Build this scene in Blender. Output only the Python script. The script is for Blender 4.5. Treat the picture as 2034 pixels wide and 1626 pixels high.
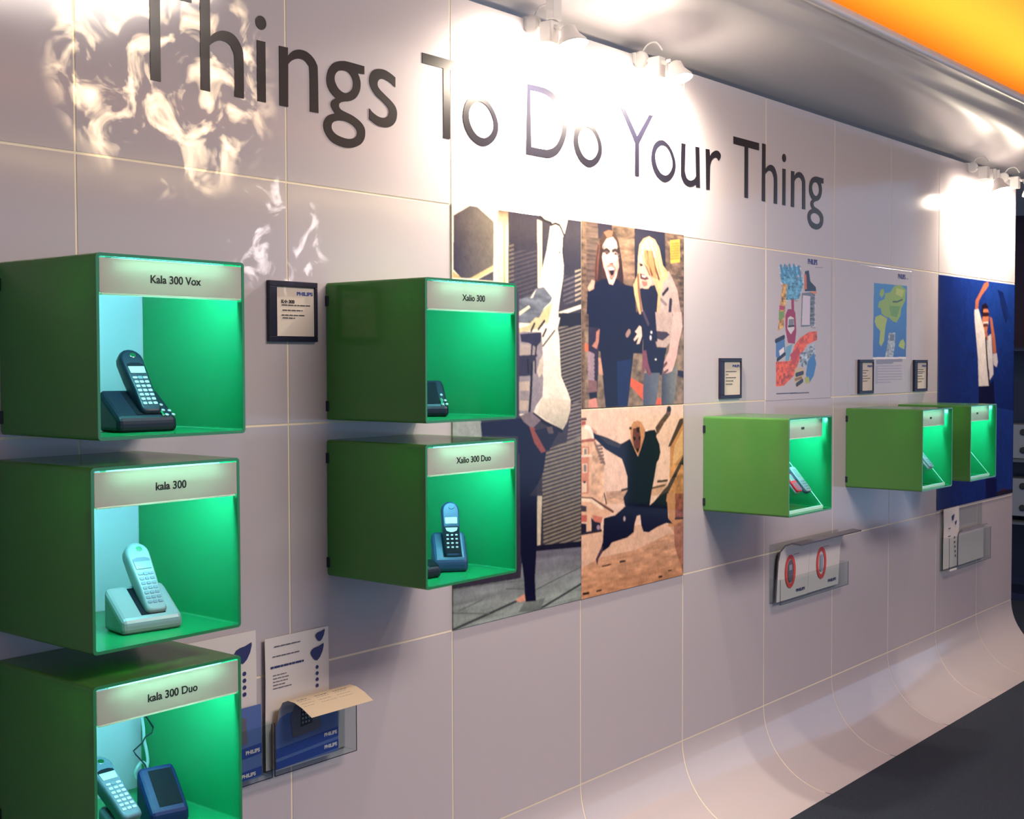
import bpy, bmesh, math, random, json
import numpy as np
from mathutils import Vector, Matrix, Euler
R = math.radians
rnd = random.Random(4)
for o in list(bpy.data.objects): bpy.data.objects.remove(o)
SC = bpy.context.scene
COL = SC.collection

# ------------------------------------------------------------------ camera
cam = bpy.data.cameras.new('camera'); camo = bpy.data.objects.new('camera', cam); COL.objects.link(camo)
cam.sensor_width = 36.0; cam.lens = 45.172; cam.clip_start = .05; cam.clip_end = 60
camo.matrix_world = Matrix(((0.63411494, 0.02961308, -0.77267154, -1.50394577),
                            (-0.77323437, 0.02090218, -0.63377576, -2.42512706),
                            (-0.00261753, 0.99934287, 0.03615224, 1.64693864),
                            (0, 0, 0, 1)))
SC.camera = camo

# ------------------------------------------------------------------ exposure, world, room and fill lights
SC.view_settings.view_transform = 'Standard'; SC.view_settings.look = 'None'
SC.view_settings.exposure = 0.16; SC.view_settings.gamma = 1.0; SC.view_settings.use_curve_mapping = False
wd = bpy.data.worlds.new('world'); SC.world = wd; wd.use_nodes = True
wd.node_tree.nodes['Background'].inputs[0].default_value = (.62, .86, 1.28, 1)
wd.node_tree.nodes['Background'].inputs[1].default_value = .68

def lamp(name, kind, loc, energy, color, **kw):
    d = bpy.data.lights.new(name, kind); d.energy = energy; d.color = color
    o = bpy.data.objects.new(name, d); COL.objects.link(o); o.location = loc
    aim = kw.pop('aim', None)
    for k, v in kw.items(): setattr(d, k, v)
    if aim is not None:
        o.rotation_euler = (Vector(aim) - Vector(loc)).to_track_quat('-Z', 'Y').to_euler()
    return o
# warm uplight lying on top of the bulkhead, washing the orange ceiling
lamp('ceiling_uplight', 'AREA', (3.5, .10, 2.98), 105, (1.0, .72, .30), shape='RECTANGLE', size=14.0, size_y=.12, aim=(3.5, -.25, 3.6))
lamp('ceiling_uplight', 'AREA', (3.5, -5.40, 2.98), 80, (1.0, .72, .34), shape='RECTANGLE', size=14.0, size_y=.12, aim=(3.5, -5.0, 3.6))  # second uplight, added out of view so the glossy wall mirrors lit orange
# unseen soft panels added over the aisle to light the wall from above
for x, en, w in ((1.55, 130, 1.7), (4.3, 6, 1.6)):
    lamp('fill_panel', 'AREA', (x, -3.0, 3.40), en, (1.0, .87, .78), shape='RECTANGLE', size=w, size_y=.9, aim=(x, -3.0, 0))

# ------------------------------------------------------------------ helpers
def lin(h, g=1.0):
    v = [int(h[i:i+2], 16)/255 for i in (0, 2, 4)]
    return tuple(min(1, (c/12.92 if c < .04045 else ((c+.055)/1.055)**2.4)*g) for c in v)

class MB:
    def __init__(s): s.v = []; s.f = []; s.m = []; s.sm = []
    def add(s, vs, fs, mi=0, smooth=False):
        b = len(s.v); s.v += [tuple(p) for p in vs]
        for f in fs: s.f.append([b+i for i in f]); s.m.append(mi); s.sm.append(smooth)
        return s
    def box(s, a, b, mi=0, M=None):
        x0, y0, z0 = a; x1, y1, z1 = b
        vs = [(x0,y0,z0),(x1,y0,z0),(x1,y1,z0),(x0,y1,z0),(x0,y0,z1),(x1,y0,z1),(x1,y1,z1),(x0,y1,z1)]
        if M: vs = [M @ Vector(v) for v in vs]
        return s.add(vs, [(0,3,2,1),(4,5,6,7),(0,1,5,4),(1,2,6,5),(2,3,7,6),(3,0,4,7)], mi)
    def rings(s, rings, mi=0, smooth=True, cap=True, M=None):
        n = len(rings[0]); vs = [p for r in rings for p in r]
        if M: vs = [M @ Vector(v) for v in vs]
        fs = []
        for k in range(len(rings)-1):
            for i in range(n):
                j = (i+1) % n
                fs.append((k*n+i, k*n+j, (k+1)*n+j, (k+1)*n+i))
        s.add(vs, fs, mi, smooth)
        if cap:
            b = len(s.v) - len(vs)
            s.f.append([b+i for i in reversed(range(n))]); s.m.append(mi); s.sm.append(False)
            s.f.append([b+(len(rings)-1)*n+i for i in range(n)]); s.m.append(mi); s.sm.append(False)
        return s
    def tube(s, path, r, mi=0, n=8, smooth=True):
        path = [Vector(p) for p in path]; rings = []
        up = Vector((0, 0, 1))
        for i, p in enumerate(path):
            t = (path[min(i+1, len(path)-1)] - path[max(i-1, 0)]).normalized()
            a = t.cross(up)
            if a.length < .05: a = t.cross(Vector((0, 1, 0)))
            a.normalize(); b = a.cross(t)
            rr = r[i] if isinstance(r, (list, tuple)) else r
            rings.append([p + a*math.cos(q*2*math.pi/n)*rr + b*math.sin(q*2*math.pi/n)*rr for q in range(n)])
        return s.rings(rings, mi, smooth)
    def lathe(s, prof, mi=0, n=20, M=None, smooth=True):       # prof of (radius, z)
        rings = [[(max(r, 1e-5)*math.cos(q*2*math.pi/n), max(r, 1e-5)*math.sin(q*2*math.pi/n), z) for q in range(n)] for r, z in prof]
        return s.rings(rings, mi, smooth, True, M)
    def prism(s, pts, y0, y1, mi=0, M=None):                   # outline in x, z extruded along y (y0 is the front)
        n = len(pts)
        vs = [(x, y0, z) for x, z in pts] + [(x, y1, z) for x, z in pts]
        if M: vs = [M @ Vector(v) for v in vs]
        return s.add(vs, [list(range(n)), list(range(2*n-1, n-1, -1))] + [(i, i+n, (i+1) % n + n, (i+1) % n) for i in range(n)], mi)
    def build(s, name, mats, parent=None, bevel=0, seg=2, ang=40):
        me = bpy.data.meshes.new(name); me.from_pydata(s.v, [], s.f); me.update()
        for m in (mats if isinstance(mats, (list, tuple)) else [mats]): me.materials.append(m)
        me.polygons.foreach_set('material_index', s.m)
        me.polygons.foreach_set('use_smooth', s.sm)
        bm = bmesh.new(); bm.from_mesh(me); bmesh.ops.recalc_face_normals(bm, faces=bm.faces); bm.to_mesh(me); bm.free()
        o = bpy.data.objects.new(name, me); COL.objects.link(o)
        if parent: o.parent = parent
        if bevel:
            md = o.modifiers.new('bevel', 'BEVEL'); md.width = bevel; md.segments = seg; md.limit_method = 'ANGLE'; md.angle_limit = R(ang)
            md.harden_normals = False
        return o
def tag(o, label, cat, group=None, kind=None):
    o['label'] = label; o['category'] = cat
    if group: o['group'] = group
    if kind: o['kind'] = kind
    return o
def thing(name, loc, label, cat, group=None, rot=(0, 0, 0), parent=None):
    o = bpy.data.objects.new(name, None); COL.objects.link(o); o.empty_display_size = .05
    o.location = loc; o.rotation_euler = rot
    return tag(o, label, cat, group)
def struct(o): o['kind'] = 'structure'; return o
def dup(root, label, loc=None, rot=None, skip=()):
    def cp(o, par):
        c = o.copy(); COL.objects.link(c); c.parent = par
        for ch in o.children:
            if ch.name.split('.')[0] not in skip: cp(ch, c)
        return c
    r = cp(root, None); r['label'] = label
    if loc is not None: r.location = loc
    if rot is not None: r.rotation_euler = rot
    return r

# ------------------------------------------------------------------ materials
def mat(name, col, rough=.5, metal=0.0, spec=.5, coat=0.0, emit=None, es=0, bump=None, noise=None, alpha=None, trans=0.0, ior=1.45):
    m = bpy.data.materials.new(name); m.use_nodes = True; nt = m.node_tree; b = nt.nodes['Principled BSDF']
    b.inputs['Base Color'].default_value = (*col, 1); b.inputs['Roughness'].default_value = rough
    b.inputs['Metallic'].default_value = metal; b.inputs['Specular IOR Level'].default_value = spec
    b.inputs['Coat Weight'].default_value = coat; b.inputs['Coat Roughness'].default_value = .05
    b.inputs['Transmission Weight'].default_value = trans; b.inputs['IOR'].default_value = ior
    if emit: b.inputs['Emission Color'].default_value = (*emit, 1); b.inputs['Emission Strength'].default_value = es
    tc = None
    if bump or noise:
        tc = nt.nodes.new('ShaderNodeTexCoord')
    if bump:
        n = nt.nodes.new('ShaderNodeTexNoise'); n.inputs['Scale'].default_value = bump[0]; n.inputs['Detail'].default_value = 2
        bp = nt.nodes.new('ShaderNodeBump'); bp.inputs['Strength'].default_value = bump[1]; bp.inputs['Distance'].default_value = bump[2]
        nt.links.new(tc.outputs['Object'], n.inputs['Vector']); nt.links.new(n.outputs['Fac'], bp.inputs['Height']); nt.links.new(bp.outputs['Normal'], b.inputs['Normal'])
    if noise:      # (scale, second colour)
        n = nt.nodes.new('ShaderNodeTexNoise'); n.inputs['Scale'].default_value = noise[0]; n.inputs['Detail'].default_value = 4
        mx = nt.nodes.new('ShaderNodeMix'); mx.data_type = 'RGBA'; mx.inputs[6].default_value = (*col, 1); mx.inputs[7].default_value = (*noise[1], 1)
        nt.links.new(tc.outputs['Object'], n.inputs['Vector']); nt.links.new(n.outputs['Fac'], mx.inputs[0]); nt.links.new(mx.outputs[2], b.inputs['Base Color'])
    return m
def glow_through(m, col, w):       # let a thin sheet pass light from behind
    nt = m.node_tree; out = nt.nodes['Material Output']; b = nt.nodes['Principled BSDF']
    t = nt.nodes.new('ShaderNodeBsdfTranslucent'); t.inputs[0].default_value = (*col, 1)
    mx = nt.nodes.new('ShaderNodeMixShader'); mx.inputs[0].default_value = w
    nt.links.new(b.outputs[0], mx.inputs[1]); nt.links.new(t.outputs[0], mx.inputs[2]); nt.links.new(mx.outputs[0], out.inputs[0])
    return m
WALLC = (.51, .475, .515)
M = {}
M['tile'] = mat('white_laminate', WALLC, .10, spec=.55, bump=(2.2, .35, .006))
M['joint'] = mat('cream_joint', (.92, .82, .62), .5)
M['edge'] = mat('panel_edge', (.45, .42, .45), .4)
M['orange'] = mat('orange_paint', (.85, .36, .035), .85, noise=(.6, (.72, .28, .03)))
M['silver'] = mat('grey_bulkhead', (.70, .67, .70), .36, metal=.15, bump=(40, .05, .001))
M['carpet'] = mat('dark_carpet', (.007, .014, .030), .95, noise=(90, (.022, .034, .060)), bump=(300, .6, .003))
M['maroon'] = mat('dark_maroon_wall', (.035, .008, .018), .7, noise=(3, (.02, .012, .03)))
M['dimwall'] = mat('dim_grey_wall', (.22, .20, .23), .8, noise=(2, (.16, .15, .18)))
M['vinyl'] = mat('black_vinyl', (.008, .008, .016), .24, spec=.5)
M['glass_out'] = glow_through(mat('green_glass_room_lit', (.085, .240, .066), .16, spec=.5), (.03, .75, .02), .20)  # outer copy of one green glass, look under room light put into colour
M['glass_in'] = glow_through(mat('green_glass_lamp_lit', (.010, .27, .085), .22, spec=.35), (.03, .75, .02), .05)  # inner copy of that glass, cool lamp's emerald cast put into colour
M['rim'] = mat('polished_glass_edge', (.035, .26, .11), .12, spec=.7)
M['header'] = glow_through(mat('frosted_header_strip', (.50, .46, .45), .4), (1.0, .93, .66), .17)
M['lip'] = glow_through(mat('white_lip', (.85, .84, .80), .25), (1.0, .95, .75), .5)
M['tube'] = mat('lamp_tube', (1, 1, 1), .4, emit=(.24, .84, 1.0), es=165)
M['print'] = mat('black_print', (.015, .015, .02), .6)
M['blueprint'] = mat('blue_print', (.03, .07, .32), .6)
M['frame'] = mat('black_frame', (.010, .011, .030), .3, noise=(30, (.016, .016, .042)))
M['card'] = mat('cream_card', (.66, .60, .54), .55)
M['blk'] = mat('black_plastic', (.008, .010, .022), .38, spec=.35)
M['blk2'] = mat('dark_recess', (.003, .004, .008), .7, spec=.15)
M['slv'] = mat('silver_plastic', (.20, .225, .235), .32, spec=.4)
M['slv2'] = mat('grey_silver_plastic', (.085, .11, .14), .38, spec=.3)
M['navy'] = mat('slate_blue_plastic', (.015, .036, .085), .38, spec=.35)
M['navy2'] = mat('royal_blue_plastic', (.004, .012, .060), .45, spec=.3)
M['key'] = mat('pale_key', (.36, .40, .42), .45)
M['key2'] = mat('grey_key', (.10, .13, .16), .4)
M['lcd'] = mat('pale_display', (.36, .44, .38), .35)
M['lcd2'] = mat('grey_display', (.16, .24, .22), .2)
M['chrome'] = mat('bright_metal', (.8, .8, .82), .15, metal=1)
M['red'] = mat('red_plastic', (.55, .015, .03), .3)
M['cable'] = mat('grey_cable', (.45, .55, .55), .4)
M['wire'] = mat('black_wire', (.01, .015, .03), .4)
M['white'] = mat('white_enamel', (.80, .78, .76), .35)
M['bulb'] = mat('halogen_bulb', (1, 1, 1), .3, emit=(1.0, .86, .66), es=120)
M['acryl'] = mat('clear_acrylic', (.92, .97, .96), .03, trans=1.0, ior=1.49)
M['paper'] = mat('leaflet_paper', (.72, .68, .66), .5)
M['cream'] = mat('cream_leaflet_back', (.80, .66, .47), .55)
M['blue1'] = mat('leaflet_blue', (.085, .15, .40), .45)
M['blue2'] = mat('leaflet_deep_blue', (.015, .055, .30), .45)
M['blue3'] = mat('leaflet_pale_blue', (.30, .33, .42), .45)
M['lgrey'] = mat('leaflet_grey', (.12, .12, .16), .5)
M['ring'] = mat('red_print', (.72, .07, .06), .5)
M['navyprint'] = mat('navy_print', (.03, .04, .15), .5)
M['shelf'] = mat('dark_blue_cabinet', (.010, .014, .045), .4)
M['radio'] = mat('grey_hifi', (.20, .22, .26), .4)

# outlines of the slogan letters and of the printed pictures, in metres and in sheet fractions
GLYPHS = '''{"h":[[[0.0013,0.2215],[0.0,0.0002],[0.0271,-0.0005],[0.0267,0.1047],[0.0294,0.1072],[0.0324,0.11],[0.0365,0.1129],[0.0425,0.1165],[0.0494,0.12],[0.0566,0.1223],[0.0645,0.1229],[0.0725,0.1222],[0.0795,0.1202],[0.085,0.1166],[0.0892,0.1117],[0.0926,0.106],[0.0952,0.1018],[0.0969,0.0968],[0.0979,0.0848],[0.0981,0.0593],[0.0976,0.0276],[0.0972,-0.0003],[0.1247,-0.001],[0.1249,0.0309],[0.125,0.0659],[0.1245,0.0933],[0.1234,0.1071],[0.1217,0.113],[0.119,0.1184],[0.1149,0.1259],[0.1098,0.1325],[0.1044,0.1379],[0.0984,0.1419],[0.0922,0.1446],[0.0856,0.1463],[0.078,0.1471],[0.0701,0.147],[0.0626,0.1459],[0.0553,0.1435],[0.0485,0.1404],[0.0425,0.1369],[0.0373,0.1331],[0.0331,0.1291],[0.0294,0.1256],[0.029,0.2215]]],"n":[[[0.0004,0.1431],[0.0,-0.0001],[0.0275,0.0002],[0.0286,0.1041],[0.0322,0.1076],[0.0362,0.1114],[0.041,0.115],[0.0469,0.1182],[0.0534,0.1209],[0.0599,0.1228],[0.0667,0.1238],[0.0733,0.1238],[0.0792,0.1228],[0.0844,0.1205],[0.0888,0.1173],[0.0923,0.1134],[0.0948,0.112],[0.0963,0.1099],[0.0973,0.0986],[0.0978,0.0697],[0.0978,0.0325],[0.0979,-0.0003],[0.1259,-0.0001],[0.1256,0.0346],[0.1253,0.0725],[0.1247,0.1014],[0.124,0.1141],[0.123,0.1174],[0.121,0.1204],[0.1174,0.1261],[0.1129,0.1313],[0.1075,0.1357],[0.101,0.1397],[0.0939,0.143],[0.0865,0.1452],[0.0787,0.1463],[0.0709,0.1464],[0.0634,0.1456],[0.0561,0.1438],[0.0493,0.1412],[0.0431,0.138],[0.0373,0.1335],[0.0322,0.1285],[0.0277,0.1241],[0.0284,0.1435]]],"g":[[[0.0654,0.1435],[0.0705,0.1445],[0.0754,0.145],[0.0847,0.1452],[0.1026,0.1449],[0.1244,0.1443],[0.1437,0.1438],[0.1436,0.1229],[0.1201,0.1217],[0.1223,0.1182],[0.1248,0.1144],[0.1268,0.1102],[0.1284,0.1059],[0.1295,0.1014],[0.1299,0.0964],[0.1296,0.0904],[0.1286,0.0839],[0.1266,0.0775],[0.1234,0.071],[0.1192,0.0648],[0.1143,0.0592],[0.1085,0.0545],[0.102,0.0507],[0.095,0.0475],[0.0865,0.045],[0.0777,0.0433],[0.0702,0.0416],[0.0644,0.0397],[0.0599,0.0378],[0.0566,0.0357],[0.0544,0.0333],[0.0534,0.0307],[0.0535,0.0282],[0.0545,0.0254],[0.0565,0.0228],[0.0596,0.0205],[0.0642,0.0187],[0.0697,0.0173],[0.0762,0.0159],[0.0841,0.0143],[0.0927,0.0127],[0.1013,0.0105],[0.1104,0.0073],[0.1192,0.0037],[0.1268,-0.0001],[0.133,-0.0041],[0.1377,-0.0082],[0.1413,-0.0124],[0.1437,-0.0169],[0.1448,-0.0214],[0.1452,-0.0262],[0.145,-0.0317],[0.144,-0.0374],[0.1419,-0.0431],[0.1385,-0.0488],[0.134,-0.0543],[0.128,-0.0592],[0.1197,-0.0639],[0.1101,-0.0679],[0.1002,-0.071],[0.0902,-0.0729],[0.0803,-0.0739],[0.0698,-0.0738],[0.0575,-0.0726],[0.045,-0.0704],[0.0342,-0.0674],[0.0253,-0.0633],[0.0183,-0.0586],[0.0124,-0.0533],[0.0071,-0.0471],[0.0032,-0.0405],[0.0008,-0.034],[0.0,-0.0276],[0.0008,-0.0216],[0.0028,-0.0159],[0.0063,-0.0103],[0.011,-0.0053],[0.0167,-0.0009],[0.0243,0.0027],[0.0328,0.0055],[0.0403,0.0079],[0.0368,0.0111],[0.0329,0.0146],[0.0298,0.018],[0.0276,0.0212],[0.0261,0.0242],[0.0255,0.0273],[0.0259,0.0309],[0.0271,0.0345],[0.0294,0.0379],[0.0334,0.0411],[0.0384,0.0439],[0.0428,0.0464],[0.0374,0.0497],[0.0316,0.0533],[0.0263,0.0574],[0.0219,0.0618],[0.0182,0.0665],[0.0153,0.0715],[0.0132,0.0769],[0.012,0.0826],[0.0117,0.0888],[0.0126,0.0964],[0.0145,0.1043],[0.0172,0.1116],[0.021,0.1182],[0.0255,0.124],[0.0303,0.1289],[0.0354,0.1328],[0.0407,0.1358],[0.0464,0.1383],[0.0526,0.1405],[0.059,0.1422]],[[0.0659,0.1197],[0.0715,0.1204],[0.0771,0.1206],[0.0824,0.1199],[0.0876,0.1178],[0.0924,0.1149],[0.0965,0.1112],[0.0999,0.1067],[0.1024,0.1016],[0.1038,0.0962],[0.1038,0.0901],[0.1026,0.0839],[0.0999,0.0783],[0.0953,0.0733],[0.0894,0.0691],[0.0835,0.0661],[0.0779,0.0645],[0.0724,0.0642],[0.067,0.0649],[0.0611,0.0667],[0.0554,0.0696],[0.0504,0.0733],[0.0459,0.0783],[0.0422,0.084],[0.0397,0.0895],[0.0389,0.0946],[0.0394,0.0993],[0.0408,0.1037],[0.0434,0.108],[0.0469,0.1119],[0.0509,0.1151],[0.0556,0.1173],[0.0607,0.1187]],[[0.0493,-0.0092],[0.0581,-0.0077],[0.0675,-0.007],[0.0767,-0.0073],[0.0858,-0.0087],[0.0944,-0.0109],[0.1018,-0.0138],[0.1082,-0.0175],[0.1131,-0.0217],[0.1161,-0.0261],[0.1166,-0.0312],[0.1152,-0.0364],[0.1122,-0.0409],[0.1073,-0.0446],[0.1011,-0.0474],[0.0942,-0.0494],[0.0863,-0.0505],[0.0779,-0.0508],[0.0693,-0.0503],[0.0596,-0.049],[0.05,-0.047],[0.0418,-0.0443],[0.0355,-0.0407],[0.0309,-0.0366],[0.0281,-0.0322],[0.0271,-0.0273],[0.0279,-0.0223],[0.0305,-0.0179],[0.0353,-0.0143],[0.0419,-0.0114]]],"s":[[[0.0977,0.134],[0.0975,0.1084],[0.092,0.1113],[0.0859,0.1145],[0.0795,0.1174],[0.0724,0.1197],[0.0652,0.1216],[0.0587,0.1229],[0.053,0.1232],[0.0483,0.1229],[0.044,0.1218],[0.0399,0.1201],[0.0365,0.1177],[0.0339,0.115],[0.032,0.1116],[0.031,0.1078],[0.0311,0.1042],[0.0324,0.1007],[0.0348,0.0975],[0.0386,0.094],[0.0445,0.09],[0.0518,0.0859],[0.0593,0.0817],[0.0675,0.0774],[0.0759,0.0731],[0.0832,0.0687],[0.0894,0.0643],[0.0945,0.0599],[0.0984,0.0553],[0.1011,0.0505],[0.1026,0.0456],[0.1032,0.0402],[0.1028,0.0338],[0.1015,0.027],[0.099,0.0207],[0.095,0.0147],[0.09,0.0094],[0.0843,0.005],[0.078,0.0016],[0.0713,-0.0006],[0.0636,-0.0021],[0.054,-0.0029],[0.0436,-0.0028],[0.0343,-0.0021],[0.0265,-0.0003],[0.0198,0.002],[0.0139,0.0044],[0.0085,0.0066],[0.0039,0.0087],[0.0,0.0106],[0.0004,0.0384],[0.0042,0.0355],[0.0085,0.0321],[0.0135,0.0291],[0.02,0.0262],[0.0271,0.0236],[0.0339,0.0217],[0.0402,0.0208],[0.0459,0.0206],[0.0515,0.0212],[0.0575,0.0226],[0.0631,0.0248],[0.0676,0.0277],[0.0707,0.0315],[0.0726,0.0358],[0.0733,0.04],[0.073,0.0438],[0.0716,0.0472],[0.0687,0.0508],[0.0639,0.0547],[0.0578,0.0586],[0.0508,0.0627],[0.042,0.0671],[0.0326,0.0715],[0.0243,0.0762],[0.0177,0.0814],[0.0125,0.0868],[0.0082,0.0921],[0.0048,0.0973],[0.0026,0.1023],[0.0013,0.1075],[0.0012,0.1132],[0.0021,0.119],[0.0039,0.1244],[0.0067,0.1295],[0.0102,0.1342],[0.0147,0.1381],[0.0202,0.1415],[0.0265,0.1441],[0.0334,0.1459],[0.0414,0.1471],[0.0499,0.1476],[0.0583,0.1472],[0.0667,0.1456],[0.0748,0.1432],[0.0821,0.1408],[0.0882,0.1384],[0.0933,0.1361]]],"o":[[[0.0682,0.1407],[0.0813,0.139],[0.0945,0.135],[0.1066,0.1297],[0.1173,0.1232],[0.1266,0.1155],[0.1349,0.1067],[0.1428,0.0959],[0.1493,0.0842],[0.1534,0.0727],[0.1543,0.0613],[0.1527,0.0503],[0.1489,0.0399],[0.1422,0.0297],[0.1335,0.0204],[0.1237,0.0126],[0.1123,0.0062],[0.1001,0.0016],[0.0883,-0.0011],[0.0774,-0.0015],[0.0672,-0.0],[0.057,0.0028],[0.0461,0.007],[0.0355,0.0124],[0.0262,0.0189],[0.0179,0.0271],[0.0111,0.036],[0.0059,0.0452],[0.0023,0.0544],[0.0003,0.0635],[0.0,0.0733],[0.0016,0.0851],[0.0049,0.0973],[0.0097,0.1081],[0.0164,0.1172],[0.0244,0.1247],[0.0336,0.1308],[0.0444,0.1359],[0.0561,0.1394]],[[0.0733,0.1235],[0.082,0.1226],[0.091,0.1206],[0.0995,0.1173],[0.1073,0.1125],[0.1144,0.1067],[0.1206,0.1],[0.1264,0.0919],[0.1311,0.0831],[0.134,0.0745],[0.1348,0.0663],[0.1337,0.0586],[0.131,0.0513],[0.1263,0.044],[0.1201,0.0373],[0.1132,0.0317],[0.1054,0.027],[0.0971,0.0235],[0.0885,0.0216],[0.0789,0.0216],[0.0694,0.0231],[0.0606,0.0258],[0.0528,0.0299],[0.046,0.035],[0.04,0.041],[0.0344,0.0482],[0.0297,0.056],[0.0264,0.0637],[0.0245,0.0714],[0.024,0.0788],[0.0248,0.0858],[0.0272,0.0929],[0.0308,0.0995],[0.0352,0.1053],[0.0404,0.1104],[0.0463,0.1146],[0.0525,0.118],[0.0591,0.1208],[0.0659,0.1228]]],"D":[[[0.0064,0.2099],[0.0,0.001],[0.0274,0.0011],[0.058,0.0013],[0.083,0.0016],[0.0977,0.0018],[0.1061,0.0021],[0.1146,0.0035],[0.1256,0.0061],[0.1363,0.0096],[0.1466,0.0147],[0.1568,0.0219],[0.1664,0.0305],[0.175,0.0401],[0.183,0.0512],[0.1899,0.063],[0.1955,0.0746],[0.1997,0.0859],[0.2024,0.0967],[0.2038,0.1076],[0.2039,0.1191],[0.2027,0.1304],[0.1997,0.1413],[0.1946,0.1523],[0.1879,0.1627],[0.1793,0.1725],[0.1684,0.1823],[0.1561,0.1911],[0.143,0.1985],[0.1288,0.2041],[0.1143,0.2081],[0.0993,0.2108],[0.0836,0.212],[0.068,0.212],[0.0525,0.2117],[0.036,0.2113],[0.0202,0.2105]],[[0.0209,0.1926],[0.0277,0.1934],[0.0354,0.1943],[0.0447,0.1948],[0.0567,0.1949],[0.0701,0.1945],[0.0836,0.1934],[0.0971,0.1914],[0.1102,0.1887],[0.123,0.1845],[0.1361,0.1782],[0.1484,0.1707],[0.1591,0.1622],[0.1678,0.1522],[0.1746,0.1415],[0.1793,0.131],[0.1814,0.121],[0.1814,0.1115],[0.18,0.1018],[0.1776,0.0914],[0.1739,0.081],[0.169,0.0711],[0.1626,0.0611],[0.1552,0.0518],[0.1467,0.0438],[0.1365,0.0374],[0.1256,0.0325],[0.1147,0.0289],[0.1049,0.0266],[0.0955,0.0255],[0.0831,0.0249],[0.0643,0.0245],[0.0432,0.0246],[0.0249,0.0247]]],"u":[[[0.0028,0.1463],[0.0016,0.1148],[0.0004,0.0803],[0.0,0.0531],[0.0003,0.0386],[0.0014,0.0318],[0.0043,0.0258],[0.0098,0.0179],[0.0171,0.0111],[0.0254,0.0058],[0.0357,0.0021],[0.0468,0.0001],[0.0574,-0.0006],[0.0673,0.0003],[0.0763,0.0025],[0.0842,0.0049],[0.0907,0.0074],[0.0959,0.01],[0.1004,0.0123],[0.1015,0.0025],[0.1287,0.0031],[0.1231,0.1463],[0.097,0.1458],[0.1024,0.0421],[0.0989,0.038],[0.0949,0.0335],[0.0895,0.0294],[0.0815,0.0259],[0.0725,0.023],[0.0637,0.0216],[0.0551,0.022],[0.047,0.0237],[0.0402,0.0269],[0.0348,0.0322],[0.0308,0.0388],[0.0279,0.0451],[0.0264,0.0482],[0.026,0.0511],[0.0263,0.0616],[0.0272,0.0869],[0.0288,0.1189],[0.0301,0.147]]],"r":[[[0.0,0.1468],[0.0047,0.0012],[0.0281,0.003],[0.0309,0.0899],[0.0336,0.0959],[0.0366,0.1024],[0.0404,0.1083],[0.0454,0.1131],[0.0511,0.1172],[0.0572,0.1203],[0.0639,0.1228],[0.0707,0.1242],[0.077,0.1242],[0.0825,0.1217],[0.0872,0.1178],[0.0913,0.1143],[0.0957,0.1179],[0.1006,0.1219],[0.1044,0.126],[0.1066,0.1305],[0.1075,0.1351],[0.1066,0.1393],[0.1029,0.1435],[0.0974,0.1471],[0.0911,0.1496],[0.0839,0.1506],[0.0763,0.1505],[0.0683,0.1491],[0.0594,0.146],[0.0506,0.1418],[0.043,0.1373],[0.0374,0.1323],[0.0332,0.1272],[0.0296,0.1227],[0.0261,0.1481]]]}'''
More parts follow.
